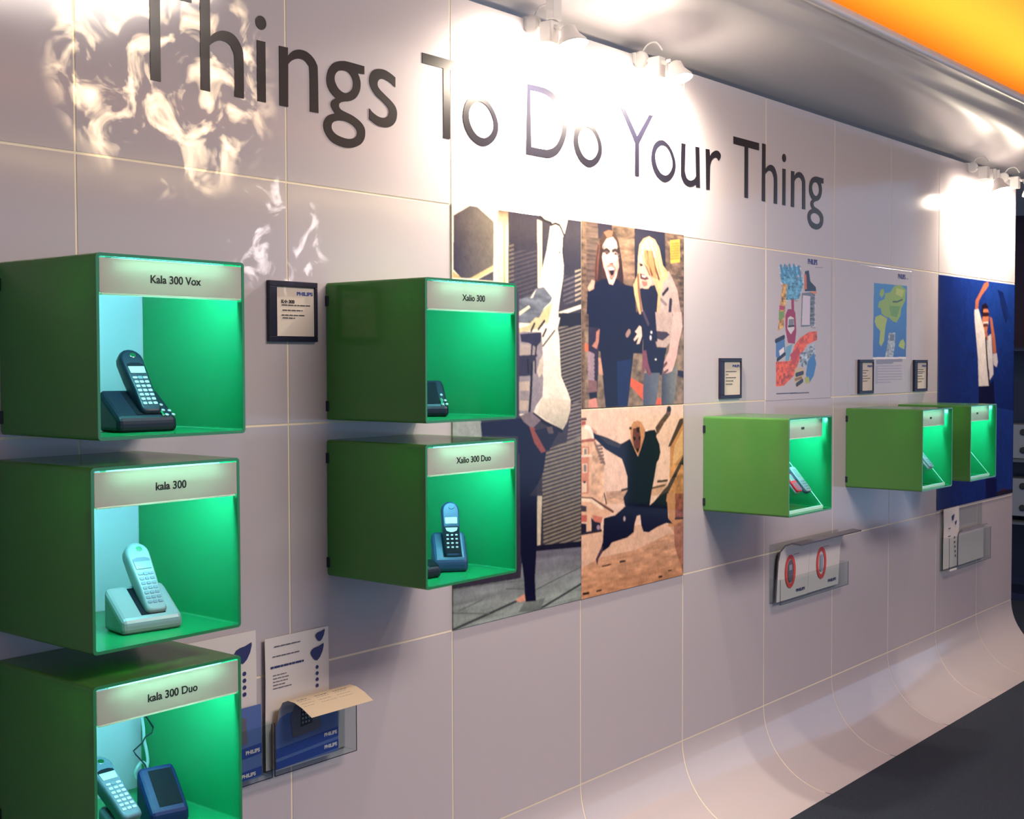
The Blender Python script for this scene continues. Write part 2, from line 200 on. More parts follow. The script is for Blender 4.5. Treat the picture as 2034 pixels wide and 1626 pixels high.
ARTJ = '''{"R":{"P1":[1.1842,1.7965,0.8904,2.0942],"P2":[1.8023,2.4094,1.5003,2.0966],"P3":[1.7962,2.4103,0.8893,1.4982],"P4":[4.8037,5.941,0.9032,2.0805],"P5":[3.0193,3.5984,1.4951,2.0773],"P6":[3.7875,4.4639,1.5013,2.0776]},"A":{"P1":[["P","343040",[-0.154,-0.043,1.298,-0.122,1.299,1.193,-0.169,1.057]],
["P","f7edd2",[-0.02,-0.004,0.41,-0.012,0.408,0.18,-0.023,0.186]],
["G","353043","6d665f",0,[0.014,0.028,0.132,-0.001,0.173,-0.002,0.302,0.031,0.298,0.148,0.122,0.172,0.068,0.173,0.012,0.154]],
["P","cdb98a",[0.296,0.136,0.295,0.148,0.177,0.172,0.122,0.173]],
["P","4a4650",[0.298,0.149,0.298,0.174,0.177,0.174]],
["P","b9a271",[0.008,0.158,0.073,0.173,0.006,0.174]],
["G","5e4a40","efe0b6",1,[0.331,-0.003,0.408,-0.004,0.407,0.055,0.326,0.056]],
["P","efe0b6",[0.326,0.055,0.407,0.054,0.406,0.18,0.323,0.181]],
["L","b49b74",0.012,[0.378,0.022,0.377,0.175]],
["G","2b2838","39353f",1,[0.408,-0.004,1.031,-0.004,1.031,0.3,0.496,0.304,0.497,0.174,0.406,0.174]],
["S","6a625a",0.0105,0.25,0.45,[0.412,0.077,0.45,0.076,0.449,0.173,0.411,0.174]],
["S","4a444c",0.0105,0.25,0.4,[0.45,0.095,0.629,0.089,0.628,0.206,0.497,0.208,0.449,0.173]],
["S","a99c8c",0.0125,0.3,0.45,[0.944,0.131,1.028,0.122,1.028,0.204,0.943,0.214]],
["S","5c5560",0.0125,0.3,0.4,[0.844,0.149,0.943,0.139,0.943,0.214,0.844,0.221]],
["P","efe0b8",[0.634,0.012,0.671,0.015,0.669,0.146,0.637,0.184]],
["L","c2ad83",0.01,[0.657,0.016,0.654,0.166]],
["P","e9d7c4",[1.03,-0.004,1.054,-0.004,1.054,0.254,1.036,0.254]],
["L","8a8070",0.018,[1.014,0.001,1.014,0.117]],
["P","f2e6d2",[0.802,0.242,1.012,0.217,1.012,0.227,0.802,0.252]],
["P","efe0d2",[1.0,0.198,1.017,0.204,1.017,0.219,1.0,0.217]],
["P","1d1a27",[0.805,0.243,1.017,0.24,1.0,0.592,0.803,0.627]],
["S","7a726c",0.0098,0.2,0.5,[0.805,0.279,1.004,0.273,1.0,0.599,0.688,0.59,0.804,0.567]],
["P","383340",[0.67,0.473,0.994,0.477,0.996,0.85,0.679,0.842,0.623,0.675]],
["S","877f70",0.0102,0.12,0.52,[0.704,0.594,0.994,0.564,0.996,0.85,0.679,0.838,0.669,0.662,0.686,0.619]],
["S","857c78",0.0102,0.15,0.5,[0.908,0.476,0.997,0.478,0.996,0.576,0.871,0.587]],
["P","f6e6da",[0.69,0.257,0.818,0.255,0.798,0.283,0.811,0.307,0.818,0.367,0.827,0.407,0.883,0.448,0.907,0.47,0.902,0.498,0.876,0.526,0.83,0.548,0.601,0.501,0.552,0.509,0.489,0.502,0.49,0.259]],
["P","fbeedd",[0.66,-0.003,0.888,-0.003,0.879,0.01,0.858,0.041,0.844,0.046,0.838,0.088,0.85,0.115,0.844,0.151,0.818,0.202,0.802,0.242,0.805,0.27,0.615,0.272,0.637,0.186,0.672,0.136,0.71,0.086,0.728,0.05,0.737,0.03,0.742,0.015,0.71,0.013,0.66,0.002]],
["L","17141f",0.014,[0.654,0.001,0.691,0.011,0.745,0.015]],
["L","17141f",0.014,[0.745,0.021,0.78,0.015,0.813,0.018,0.829,0.026,0.848,0.04]],
["L","17141f",0.008,[0.888,-0.002,0.881,0.01,0.858,0.041,0.845,0.048,0.839,0.086,0.851,0.117]],
["P","4a4038",[0.825,0.088,0.824,0.089,0.822,0.09,0.818,0.09,0.814,0.091,0.809,0.091,0.805,0.09,0.803,0.089,0.802,0.089,0.803,0.088,0.805,0.087,0.809,0.086,0.814,0.086,0.818,0.086,0.822,0.086,0.824,0.087]],
["P","8f8791",[0.49,0.294,0.665,0.294,0.677,0.351,0.652,0.367,0.68,0.41,0.673,0.457,0.62,0.48,0.595,0.501,0.489,0.498]],
["P","c9bdb3",[0.652,0.363,0.683,0.351,0.68,0.394,0.645,0.41,0.627,0.394]],
["P","2a2540",[0.496,0.3,0.665,0.294,0.662,0.318,0.621,0.332,0.566,0.322,0.505,0.319]],
["P","a89b98",[0.496,0.323,0.578,0.328,0.584,0.351,0.496,0.353]],
["P","2f2a40",[0.49,0.353,0.636,0.351,0.596,0.371,0.583,0.404,0.489,0.405]],
["P","b7a79c",[0.489,0.419,0.571,0.417,0.558,0.491,0.489,0.49]],
["P","8d858b",[0.495,0.44,0.565,0.441,0.562,0.466,0.495,0.465]],
["L","14111c",0.018,[0.59,0.375,0.58,0.445,0.567,0.501]],
["L","14111c",0.012,[0.556,0.363,0.559,0.396]],
["L","14111c",0.012,[0.615,0.363,0.617,0.396]],
["L","14111c",0.012,[0.59,0.328,0.584,0.351]],
["L","14111c",0.012,[0.624,0.328,0.618,0.351]],
["P","656a78",[0.628,0.184,0.684,0.179,0.754,0.205,0.741,0.216,0.684,0.234,0.64,0.272,0.49,0.273,0.491,0.214,0.573,0.205]],
["N",0.5,0.08,0.012,[0.628,0.184,0.684,0.179,0.754,0.205,0.741,0.216,0.684,0.234,0.64,0.272,0.49,0.273,0.491,0.214,0.573,0.205]],
["P","e5dfd0",[0.576,0.21,0.625,0.185,0.597,0.208]],
["P","e6dcc0",[0.491,0.245,0.566,0.228,0.577,0.233,0.49,0.255]],
["P","c8b98f",[0.621,0.272,0.684,0.236,0.757,0.217,0.718,0.271]],
["P","cbbd95",[0.49,0.286,0.56,0.278,0.615,0.258,0.719,0.256,0.671,0.28,0.578,0.291,0.49,0.296]],
["L","1a1624",0.014,[0.584,0.291,0.609,0.273]],
["L","1a1624",0.014,[0.64,0.287,0.69,0.265]],
["L","1a1624",0.01,[0.677,0.329,0.773,0.289]],
["L","1a1624",0.014,[0.677,0.304,0.703,0.286]],
["G","e9dccb","b5b0a0",1,[0.67,0.461,0.903,0.468,0.902,0.498,0.876,0.526,0.83,0.544,0.626,0.5]],
["L","14111c",0.02,[0.601,0.501,0.689,0.523,0.83,0.548]],
["P","97a19f",[-0.027,0.507,0.201,0.51,0.209,0.553,-0.028,0.562]],
["P","0b0b30",[0.199,0.514,0.495,0.509,0.558,0.522,0.595,0.554,0.644,0.603,0.479,0.598,0.479,0.554,0.207,0.546]],
["P","0b0b2c",[0.478,0.51,0.567,0.522,0.612,0.563,0.704,0.594,0.68,0.648,0.634,0.679,0.577,0.702,0.565,0.73,0.611,0.78,0.627,0.842,0.497,0.849,0.488,0.542]],
["P","7d6f78",[0.494,0.503,0.578,0.494,0.658,0.517,0.589,0.537,0.522,0.518]],
["P","8e4a42",[0.567,0.531,0.606,0.535,0.704,0.596,0.663,0.6,0.606,0.573]],
["P","1b1830",[0.606,0.541,0.787,0.534,0.805,0.551,0.727,0.595,0.698,0.596]],
["P","5c5153",[0.704,0.536,0.751,0.535,0.763,0.552,0.722,0.552]],
["P","2b2738",[0.566,0.705,0.623,0.682,0.628,0.784,0.61,0.798,0.571,0.749]],
["P","c9c0a8",[0.626,0.708,0.668,0.71,0.653,0.84,0.629,0.839]],
["P","15132a",[0.629,0.834,1.012,0.844,1.012,0.862,0.512,0.845,0.512,0.834]],
["G","6c697c","96a39e",1,[-0.027,0.901,0.496,0.909,0.512,0.845,1.012,0.86,1.012,1.017,-0.01,1.009]],
["N",0.3,0.25,0.012,[-0.027,0.901,0.496,0.909,0.512,0.845,1.012,0.86,1.012,1.017,-0.01,1.009]],
["L","3c4347",0.012,[-0.01,0.998,0.247,0.98,0.464,0.964]],
["L","3c4347",0.012,[0.617,1.001,0.804,0.98,1.0,0.957]],
["L","66706f",0.006,[0.0,0.903,0.248,0.907,0.522,0.916]],
["L","5c6464",0.006,[0.387,0.928,0.522,0.937]],
["L","5c6464",0.006,[0.617,0.946,0.793,0.93,1.0,0.912]],
["L","66706f",0.006,[-0.0,0.958,0.257,0.979]],
["L","66706f",0.006,[0.037,0.956,0.208,0.942]],
["G","7c8684","686f70",1,[0.522,0.973,0.693,0.972,0.65,1.003,0.48,0.993]],
["P","0b0b2c",[0.497,0.703,0.63,0.708,0.62,0.854,0.609,0.918,0.617,0.975,0.53,0.971,0.522,0.912,0.497,0.847]],
["P","dd9c85",[0.457,0.961,0.495,0.954,0.527,0.95,0.534,0.969,0.485,0.969]]],"P2":[["P","6b5647",[-0.147,-0.111,2.453,-0.37,2.502,3.812,-0.153,3.086]],
["N",0.75,0.05,0.018,[-0.147,-0.111,2.453,-0.37,2.502,3.812,-0.153,3.086]],
["P","1c1830",[0.141,-0.004,0.272,-0.001,0.277,0.06,0.146,0.085]],
["P","5e4c45",[0.04,-0.0,0.141,-0.002,0.141,0.333,0.04,0.348]],
["N",0.7,0.12,0.008,[0.04,-0.0,0.141,-0.002,0.141,0.333,0.04,0.348]],
["P","8c705c",[0.332,0.082,0.488,0.06,0.488,0.284,0.379,0.29,0.365,0.188]],
["N",0.6,0.06,0.02,[0.332,0.082,0.488,0.06,0.488,0.284,0.379,0.29,0.365,0.188]],
["P","191730",[0.486,0.0,0.795,0.001,0.806,0.223,0.775,0.191,0.734,0.081,0.497,0.114]],
["P","191730",[0.486,0.044,0.536,0.068,0.507,0.283,0.493,0.284]],
["P","83705c",[0.022,0.562,1.02,0.542,1.022,1.025,0.022,0.996]],
["N",0.7,0.05,0.03,[0.022,0.562,1.02,0.542,1.022,1.025,0.022,0.996]],
["P","d9623e",[0.45,0.836,0.581,0.879,0.576,0.967,0.446,0.882]],
["P","d9623e",[0.696,0.954,0.767,0.961,0.767,1.006,0.701,1.004]],
["P","cf6a44",[0.022,0.646,0.061,0.656,0.061,0.698,0.022,0.688]],
["N",0.6,0.07,0.02,[0.805,0.014,1.004,0.005,1.006,0.455,0.932,0.457,0.879,0.299]],
["P","e9b64a",[0.849,0.044,0.953,0.029,0.957,0.163,0.857,0.176]],
["L","b98a35",0.012,[0.862,0.061,0.943,0.052]],
["L","b98a35",0.012,[0.862,0.076,0.943,0.067]],
["L","b98a35",0.012,[0.862,0.09,0.943,0.082]],
["L","b98a35",0.012,[0.862,0.105,0.943,0.096]],
["L","b98a35",0.012,[0.862,0.12,0.943,0.111]],
["L","b98a35",0.012,[0.862,0.135,0.943,0.126]],
["L","b98a35",0.012,[0.863,0.15,0.943,0.141]],
["P","3b2420",[0.154,0.101,0.19,0.045,0.245,0.028,0.299,0.037,0.336,0.087,0.365,0.193,0.383,0.289,0.374,0.344,0.29,0.348,0.119,0.334,0.11,0.251,0.132,0.165]],
["P","6b4032",[0.11,0.261,0.137,0.123,0.163,0.1,0.154,0.185,0.137,0.302,0.119,0.313]],
["P","8a5f4a",[0.195,0.047,0.24,0.031,0.281,0.033,0.272,0.065,0.226,0.074]],
["P","0e0d2b",[0.049,0.374,0.119,0.324,0.181,0.299,0.318,0.293,0.402,0.321,0.478,0.328,0.498,0.404,0.507,0.481,0.04,0.494]],
["P","0e0d2b",[0.057,0.483,0.566,0.468,0.576,0.579,0.566,0.701,0.479,0.701,0.45,0.855,0.422,0.999,0.213,0.996,0.181,0.798,0.163,0.692,0.061,0.687]],
["P","13234f",[0.318,0.745,0.46,0.734,0.441,0.855,0.422,0.999,0.328,0.997]],
["P","2c2238",[0.057,0.562,0.154,0.565,0.145,0.819,0.136,0.92,0.061,0.923,0.057,0.745]],
["L","9a8490",0.022,[0.061,0.703,0.101,0.714]],
["L","9a8490",0.022,[0.061,0.725,0.101,0.737]],
["L","9a8490",0.022,[0.061,0.747,0.101,0.759]],
["L","9a8490",0.022,[0.061,0.769,0.101,0.781]],
["L","9a8490",0.022,[0.061,0.791,0.101,0.803]],
["L","9a8490",0.022,[0.061,0.813,0.101,0.825]],
["L","9a8490",0.022,[0.061,0.835,0.101,0.847]],
["P","7d5b5e",[0.055,0.845,0.132,0.851,0.135,0.909,0.057,0.913]],
["P","141127",[0.061,0.913,0.136,0.912,0.136,0.946,0.07,0.95]],
["P","d38c7e",[0.057,0.952,0.127,0.943,0.141,0.997,0.057,0.994]],
["P","b5796a",[0.128,0.587,0.159,0.57,0.15,0.639,0.132,0.679,0.088,0.664,0.123,0.634]],
["P","c9977f",[0.145,0.724,0.168,0.729,0.19,0.82,0.154,0.819]],
["P","cf9e8c",[0.049,0.353,0.088,0.309,0.114,0.313,0.106,0.356,0.062,0.371]],
["P","ebc6b8",[0.186,0.119,0.222,0.08,0.281,0.066,0.313,0.089,0.337,0.157,0.338,0.216,0.313,0.282,0.281,0.327,0.245,0.323,0.222,0.281,0.181,0.188]],
["P","eab3a6",[0.177,0.173,0.199,0.208,0.231,0.212,0.222,0.276,0.195,0.235]],
["P","e59d92",[0.3,0.203,0.341,0.173,0.337,0.227,0.313,0.271]],
["L","33201f",0.02,[0.195,0.148,0.222,0.138,0.245,0.147]],
["L","33201f",0.02,[0.281,0.142,0.304,0.135,0.332,0.144]],
["P","3a2a30",[0.204,0.156,0.222,0.15,0.246,0.158,0.222,0.168]],
["P","3a2a30",[0.286,0.156,0.309,0.148,0.329,0.159,0.304,0.164]],
["P","8a4a44",[0.245,0.211,0.281,0.204,0.286,0.219,0.249,0.221]],
["P","c07a70",[0.225,0.223,0.256,0.216,0.295,0.219,0.311,0.239,0.295,0.283,0.267,0.29,0.24,0.27]],
["P","f3e8ec",[0.235,0.236,0.267,0.23,0.295,0.238,0.281,0.249,0.249,0.249]],
["P","1c0f1a",[0.24,0.249,0.298,0.244,0.286,0.273,0.265,0.279]],
["P","c8736a",[0.245,0.281,0.29,0.278,0.281,0.3,0.256,0.301]],
["P","eccabb",[0.493,0.58,0.537,0.544,0.556,0.552,0.564,0.601,0.537,0.646,0.508,0.649,0.532,0.607,0.488,0.633,0.479,0.624,0.517,0.591]],
["L","a08078",0.03,[0.417,0.598,0.436,0.581]],
["P","bda6a0",[0.474,0.318,0.517,0.283,0.837,0.222,0.879,0.265,0.931,0.331,0.969,0.468,0.536,0.48]],
["P","17152f",[0.536,0.337,0.735,0.3,0.72,0.475,0.576,0.479]],
["P","d9b183",[0.521,0.162,0.536,0.09,0.575,0.054,0.634,0.036,0.694,0.051,0.739,0.098,0.775,0.191,0.826,0.228,0.827,0.256,0.775,0.293,0.755,0.361,0.735,0.475,0.71,0.475,0.725,0.362,0.674,0.281,0.614,0.211,0.575,0.186,0.546,0.237,0.536,0.315,0.566,0.479,0.536,0.48,0.488,0.372,0.478,0.318,0.517,0.261]],
["P","f3d9b0",[0.555,0.088,0.624,0.047,0.694,0.067,0.724,0.149,0.674,0.152,0.614,0.117,0.565,0.148]],
["P","c48a58",[0.575,0.114,0.664,0.114,0.714,0.273,0.654,0.265,0.595,0.185]],
["L","6b4030",0.018,[0.664,0.125,0.694,0.207,0.735,0.272]],
["L","6b4030",0.014,[0.614,0.123,0.624,0.189,0.664,0.253]],
["L","e8c89c",0.02,[0.674,0.085,0.734,0.182,0.775,0.247]],
["L","8a5c40",0.02,[0.522,0.261,0.531,0.348,0.556,0.457]],
["P","e8b4a0",[0.521,0.173,0.546,0.127,0.575,0.186,0.614,0.234,0.664,0.298,0.625,0.333,0.575,0.335,0.546,0.303,0.536,0.238]],
["P","2a1a20",[0.534,0.194,0.565,0.195,0.575,0.205,0.546,0.213]],
["P","5a3238",[0.541,0.249,0.595,0.257,0.634,0.277,0.595,0.287,0.546,0.281]],
["P","f6e6e2",[0.56,0.259,0.605,0.262,0.595,0.271,0.565,0.269]],
["P","d86f64",[0.556,0.292,0.615,0.292,0.615,0.317,0.575,0.324]],
["L","2a1f2c",0.02,[0.776,0.36,0.827,0.324]],
["L","2b2233",0.03,[0.858,0.391,0.848,0.471]],
["L","8a767c",0.02,[0.755,0.389,0.806,0.416]],
["P","b9a39c",[0.69,0.465,0.869,0.46,0.885,0.505,0.859,0.631,0.807,0.666,0.715,0.661,0.695,0.577]],
["P","3b3040",[0.705,0.571,0.817,0.575,0.848,0.591,0.776,0.626,0.715,0.616]],
["P","dcb4ae",[0.884,0.459,0.974,0.456,0.985,0.543,0.948,0.63,0.922,0.717,0.891,0.78,0.86,0.825,0.797,0.848,0.762,0.847,0.828,0.802,0.787,0.802,0.772,0.774,0.807,0.728,0.838,0.688,0.859,0.603]],
["L","6d4a4e",0.02,[0.777,0.779,0.813,0.757]],
["L","6d4a4e",0.014,[0.777,0.819,0.828,0.797]],
["P","151330",[0.551,0.466,0.697,0.462,0.72,0.633,0.576,0.632]],
["L","4a3a4c",0.02,[0.576,0.468,0.625,0.533]],
["L","2a1712",0.008,[0.15,0.122,0.128,0.202,0.123,0.308]],
["L","2a1712",0.008,[0.181,0.12,0.159,0.2,0.154,0.306]],
["L","2a1712",0.008,[0.195,0.119,0.172,0.2,0.168,0.305]],
["L","22110f",0.01,[0.323,0.126,0.341,0.205,0.349,0.323]],
["L","22110f",0.01,[0.341,0.125,0.36,0.204,0.367,0.323]],
["L","b98a58",0.008,[0.575,0.07,0.614,0.145,0.644,0.249]],
["L","b98a58",0.008,[0.624,0.056,0.664,0.131,0.694,0.235]],
["L","b98a58",0.008,[0.674,0.069,0.714,0.144,0.745,0.249]],
["P","12112e",[0.576,0.623,0.695,0.627,0.715,0.666,0.818,0.666,0.797,0.723,0.767,0.825,0.616,0.823,0.576,0.717]],
["G","4a5166","68707c",0,[0.586,0.812,0.746,0.813,0.716,0.954,0.701,0.999,0.575,0.998,0.576,0.89]],
["G","3a4157","7d837f",0,[0.767,0.825,0.88,0.803,0.928,0.757,0.912,0.918,0.892,1.001,0.762,1.0]],
["P","7b4656",[0.566,0.684,0.605,0.684,0.625,0.756,0.66,0.824,0.631,0.829,0.601,0.779,0.566,0.834]],
["P","e9e4ea",[0.667,0.58,0.666,0.583,0.664,0.586,0.661,0.587,0.657,0.588,0.653,0.588,0.65,0.586,0.648,0.583,0.647,0.58,0.648,0.577,0.65,0.575,0.653,0.573,0.657,0.572,0.661,0.573,0.664,0.575,0.666,0.577]],
["P","dcd6e2",[0.66,0.611,0.659,0.617,0.657,0.621,0.654,0.624,0.65,0.626,0.646,0.625,0.643,0.621,0.641,0.617,0.64,0.611,0.641,0.606,0.643,0.601,0.646,0.598,0.65,0.597,0.654,0.598,0.657,0.601,0.659,0.605]],
["P","e9e4ea",[0.712,0.735,0.712,0.737,0.71,0.739,0.706,0.74,0.702,0.74,0.699,0.74,0.695,0.739,0.693,0.737,0.692,0.735,0.693,0.733,0.695,0.732,0.699,0.731,0.702,0.73,0.706,0.73,0.71,0.732,0.712,0.733]],
["P","191630",[0.933,0.797,1.002,0.804,0.997,0.844,0.933,0.832]]],"P3":[["P","f0ccb6",[-0.188,-0.145,2.542,-0.108,2.596,4.305,-0.195,3.169]],
["G","d9a98a","c48d68",1,[-0.06,0.648,0.209,0.659,0.507,0.66,0.894,0.693,1.167,0.682,1.17,1.212,-0.061,1.027]],
["N",0.35,0.09,0.02,[-0.06,0.688,0.279,0.737,0.507,0.708,0.894,0.731,1.167,0.733,1.17,1.212,-0.061,1.027]],
["P","e3b99e",[0.001,0.66,0.199,0.664,0.194,0.757,0.269,0.73,0.486,0.706,0.507,0.654,0.56,0.66,0.614,0.708,0.814,0.676,0.894,0.731,0.486,0.796,0.18,0.796,0.005,0.832]],
["P","e3b796",[-0.031,0.056,0.041,0.058,0.046,0.094,0.096,0.109,0.105,0.153,0.124,0.176,0.208,0.296,0.203,0.5,-0.031,0.48]],
["P","d48a70",[-0.004,0.191,0.073,0.201,0.068,0.445,-0.004,0.445]],
["P","f0d6ba",[0.014,0.203,0.059,0.205,0.059,0.243,0.014,0.243]],
["P","f0d6ba",[0.014,0.284,0.055,0.287,0.055,0.335,0.014,0.333]],
["P","f0d6ba",[0.009,0.381,0.05,0.384,0.05,0.436,0.009,0.435]],
["P","8d8078",[0.028,0.209,0.049,0.21,0.049,0.237,0.028,0.239]],
["P","8d8078",[0.023,0.29,0.048,0.292,0.048,0.33,0.023,0.328]],
["P","2a1c28",[0.043,0.383,0.042,0.386,0.039,0.388,0.035,0.389,0.03,0.389,0.025,0.388,0.021,0.386,0.019,0.384,0.018,0.382,0.019,0.379,0.021,0.377,0.025,0.376,0.03,0.376,0.035,0.377,0.039,0.379,0.042,0.381]],
["P","f4dcc4",[-0.031,0.238,0.101,0.24,0.101,0.254,-0.031,0.249]],
["P","f4dcc4",[0.005,0.095,0.073,0.092,0.105,0.153,0.005,0.159]],
["L","a85e50",0.015,[0.005,0.167,0.119,0.165]],
["L","fff6e8",0.02,[0.041,0.092,0.078,0.103,0.104,0.148]],
["P","a8564e",[0.005,0.062,0.041,0.064,0.043,0.083,0.005,0.084]],
["L","5c3a38",0.014,[0.005,0.053,0.043,0.053]],
["N",0.5,0.05,0.03,[0.105,0.175,0.208,0.296,0.203,0.484,0.087,0.447]],
["L","9c7a68",0.02,[0.124,0.182,0.152,0.227,0.208,0.296]],
["L","7d655a",0.012,[0.138,0.199,0.184,0.198]],
["L","7d655a",0.012,[0.145,0.217,0.189,0.216]],
["L","7d655a",0.012,[0.153,0.235,0.193,0.234]],
["L","7d655a",0.012,[0.16,0.253,0.198,0.252]],
["L","7d655a",0.012,[0.168,0.271,0.202,0.27]],
["L","7d655a",0.012,[0.175,0.289,0.207,0.288]],
["P","e6b898",[-0.041,0.441,0.092,0.446,0.31,0.564,0.194,0.588,-0.042,0.554]],
["L","6a4438",0.014,[0.001,0.464,0.101,0.476,0.289,0.562]],
["L","f6dcc0",0.018,[0.001,0.473,0.092,0.484,0.194,0.536]],
["P","3b3440",[0.001,0.501,0.049,0.511,0.048,0.54,0.001,0.535]],
["P","c66a5c",[-0.004,0.552,0.058,0.558,0.058,0.595,-0.004,0.589]],
["P","cf7d6a",[0.097,0.561,0.194,0.582,0.18,0.613,0.111,0.597]],
["P","1d1a30",[-0.004,0.595,0.048,0.603,0.048,0.654,-0.004,0.654]],
["P","241f33",[0.09,0.572,0.121,0.598,0.175,0.612,0.175,0.656,0.092,0.653]],
["P","e8bc9c",[0.053,0.552,0.082,0.554,0.087,0.655,0.053,0.652]],
["P","a58a9c",[0.171,0.635,0.17,0.64,0.166,0.644,0.161,0.647,0.155,0.647,0.149,0.646,0.144,0.642,0.141,0.637,0.139,0.632,0.141,0.627,0.144,0.623,0.149,0.62,0.155,0.62,0.161,0.621,0.166,0.625,0.17,0.63]],
["L","2b2333",0.014,[-0.013,0.653,0.18,0.653]],
["P","c98f5e",[1.055,0.083,0.971,0.08,0.856,0.242,0.851,0.402,0.836,0.697,1.058,0.72]],
["P","4a3436",[0.954,0.086,0.993,0.081,0.993,0.111,0.862,0.239,0.832,0.24]],
["P","e0b27e",[0.9,0.238,0.988,0.147,0.989,0.291,0.878,0.356]],
["N",0.5,0.03,0.03,[0.857,0.355,1.0,0.328,1.001,0.593,0.857,0.58]],
["P","4a3a3c",[0.655,0.562,0.835,0.454,1.0,0.292,1.0,0.328,0.846,0.496,0.707,0.555]],
["P","17142c",[0.749,0.512,0.841,0.496,0.846,0.579,0.739,0.57]],
["P","2a2030",[0.868,0.421,0.928,0.389,0.922,0.419]],
["P","2a2030",[0.95,0.343,1.0,0.328,1.0,0.358]],
["P","d9ae90",[0.665,0.459,0.819,0.441,0.835,0.46,0.728,0.51,0.655,0.504]],
["L","4c3a38",0.014,[0.728,0.431,0.824,0.432]],
["L","6b5448",0.012,[0.665,0.464,0.803,0.457]],
["P","d0a68a",[0.227,0.447,0.421,0.457,0.401,0.529,0.217,0.513]],
["L","4c3a38",0.014,[0.371,0.453,0.426,0.449]],
["L","3a2a30",0.01,[0.208,0.457,0.227,0.514]],
["N",0.5,0.05,0.02,[0.227,0.447,0.421,0.457,0.401,0.529,0.217,0.513]],
["P","c58f66",[0.825,0.506,0.905,0.512,0.906,0.694,0.848,0.651,0.814,0.554]],
["P","8a4f44",[0.911,0.513,0.998,0.52,0.993,0.671,0.911,0.657]],
["N",0.6,0.03,0.02,[0.911,0.513,0.998,0.52,0.993,0.671,0.911,0.657]],
["L","3b2830",0.012,[0.911,0.66,0.999,0.665]],
["P","a8705c",[0.894,0.699,0.999,0.672,1.0,0.996,0.906,0.82]],
["N",0.4,0.05,0.02,[0.894,0.699,0.999,0.672,1.0,0.996,0.906,0.82]],
["P","0c0d2c",[0.105,0.115,0.124,0.132,0.236,0.159,0.362,0.199,0.391,0.192,0.45,0.175,0.48,0.216,0.526,0.276,0.561,0.221,0.592,0.142,0.654,0.136,0.696,0.135,0.717,0.159,0.711,0.176,0.743,0.219,0.754,0.266,0.738,0.306,0.717,0.322,0.686,0.425,0.665,0.482,0.644,0.562,0.401,0.54,0.386,0.494,0.426,0.457,0.426,0.383,0.391,0.313,0.371,0.281,0.313,0.258,0.217,0.219,0.152,0.177,0.115,0.156]],
["P","33333d",[0.161,0.148,0.236,0.162,0.362,0.202,0.352,0.221,0.236,0.193]],
["P","5c443e",[0.701,0.123,0.759,0.079,0.812,0.045,0.823,0.013,0.845,0.008,0.866,0.029,0.856,0.058,0.791,0.103,0.738,0.154,0.717,0.165]],
["N",0.5,0.02,0.02,[0.701,0.123,0.759,0.079,0.812,0.045,0.866,0.029,0.738,0.154]],
["P","c9988a",[0.087,0.095,0.138,0.119,0.142,0.139,0.11,0.126]],
["P","17121c",[0.866,0.023,0.865,0.03,0.859,0.036,0.852,0.039,0.842,0.04,0.833,0.039,0.826,0.035,0.82,0.029,0.819,0.022,0.82,0.015,0.826,0.01,0.833,0.006,0.842,0.005,0.851,0.007,0.859,0.011,0.864,0.016]],
["P","c98f68",[0.45,0.119,0.48,0.086,0.52,0.076,0.561,0.089,0.597,0.13,0.592,0.17,0.561,0.226,0.531,0.273,0.5,0.246,0.465,0.193]],
["P","6a3a3c",[0.48,0.12,0.541,0.117,0.556,0.169,0.551,0.226,0.526,0.259,0.49,0.223,0.475,0.171]],
["P","1a1020",[0.48,0.168,0.505,0.166,0.505,0.186,0.485,0.185]],
["P","1a1020",[0.533,0.168,0.553,0.166,0.553,0.186,0.536,0.188]],
["P","22121c",[0.505,0.232,0.541,0.231,0.536,0.251,0.516,0.253]],
["P","2a1826",[0.51,0.115,0.546,0.114,0.541,0.145,0.515,0.144]],
["P","2a1c22",[0.467,0.118,0.466,0.121,0.463,0.124,0.459,0.125,0.454,0.126,0.449,0.125,0.445,0.123,0.442,0.12,0.441,0.117,0.442,0.114,0.445,0.112,0.449,0.11,0.454,0.11,0.459,0.11,0.463,0.112,0.466,0.115]],
["P","fff4ea",[0.602,0.132,0.625,0.13,0.621,0.14,0.602,0.141]],
["P","0c0d2c",[0.412,0.478,0.636,0.496,0.647,0.558,0.746,0.518,0.825,0.555,0.837,0.65,0.883,0.686,0.814,0.676,0.724,0.688,0.636,0.71,0.582,0.701,0.56,0.66,0.55,0.604,0.518,0.607,0.496,0.647,0.486,0.694,0.423,0.717,0.279,0.728,0.249,0.751,0.194,0.768,0.145,0.803,0.194,0.716,0.204,0.589,0.31,0.582,0.381,0.553,0.423,0.533]],
["P","4a3448",[0.194,0.733,0.194,0.768,0.155,0.804,0.145,0.838,0.13,0.801,0.17,0.754]],
["P","c6b0b0",[0.407,0.612,0.406,0.616,0.404,0.62,0.401,0.623,0.397,0.624,0.393,0.622,0.39,0.619,0.387,0.615,0.387,0.61,0.387,0.605,0.39,0.601,0.393,0.598,0.397,0.597,0.401,0.599,0.404,0.602,0.406,0.606]],
["L","3c2b28",0.012,[0.356,0.842,0.402,0.843]],
["L","33241f",0.014,[0.019,0.97,0.067,0.972]],
["L","33241f",0.012,[0.742,0.976,0.77,0.977]],
["L","4a362c",0.01,[0.14,0.973,0.18,0.973]],
["L","4a362c",0.008,[0.189,0.846,0.269,0.845]],
["L","4a362c",0.008,[0.838,0.953,0.872,0.954]]],"P4":[["G","0c1f63","1c3f92",0,[-0.471,-0.109,7.901,-0.686,8.878,8.446,-0.389,3.813]],
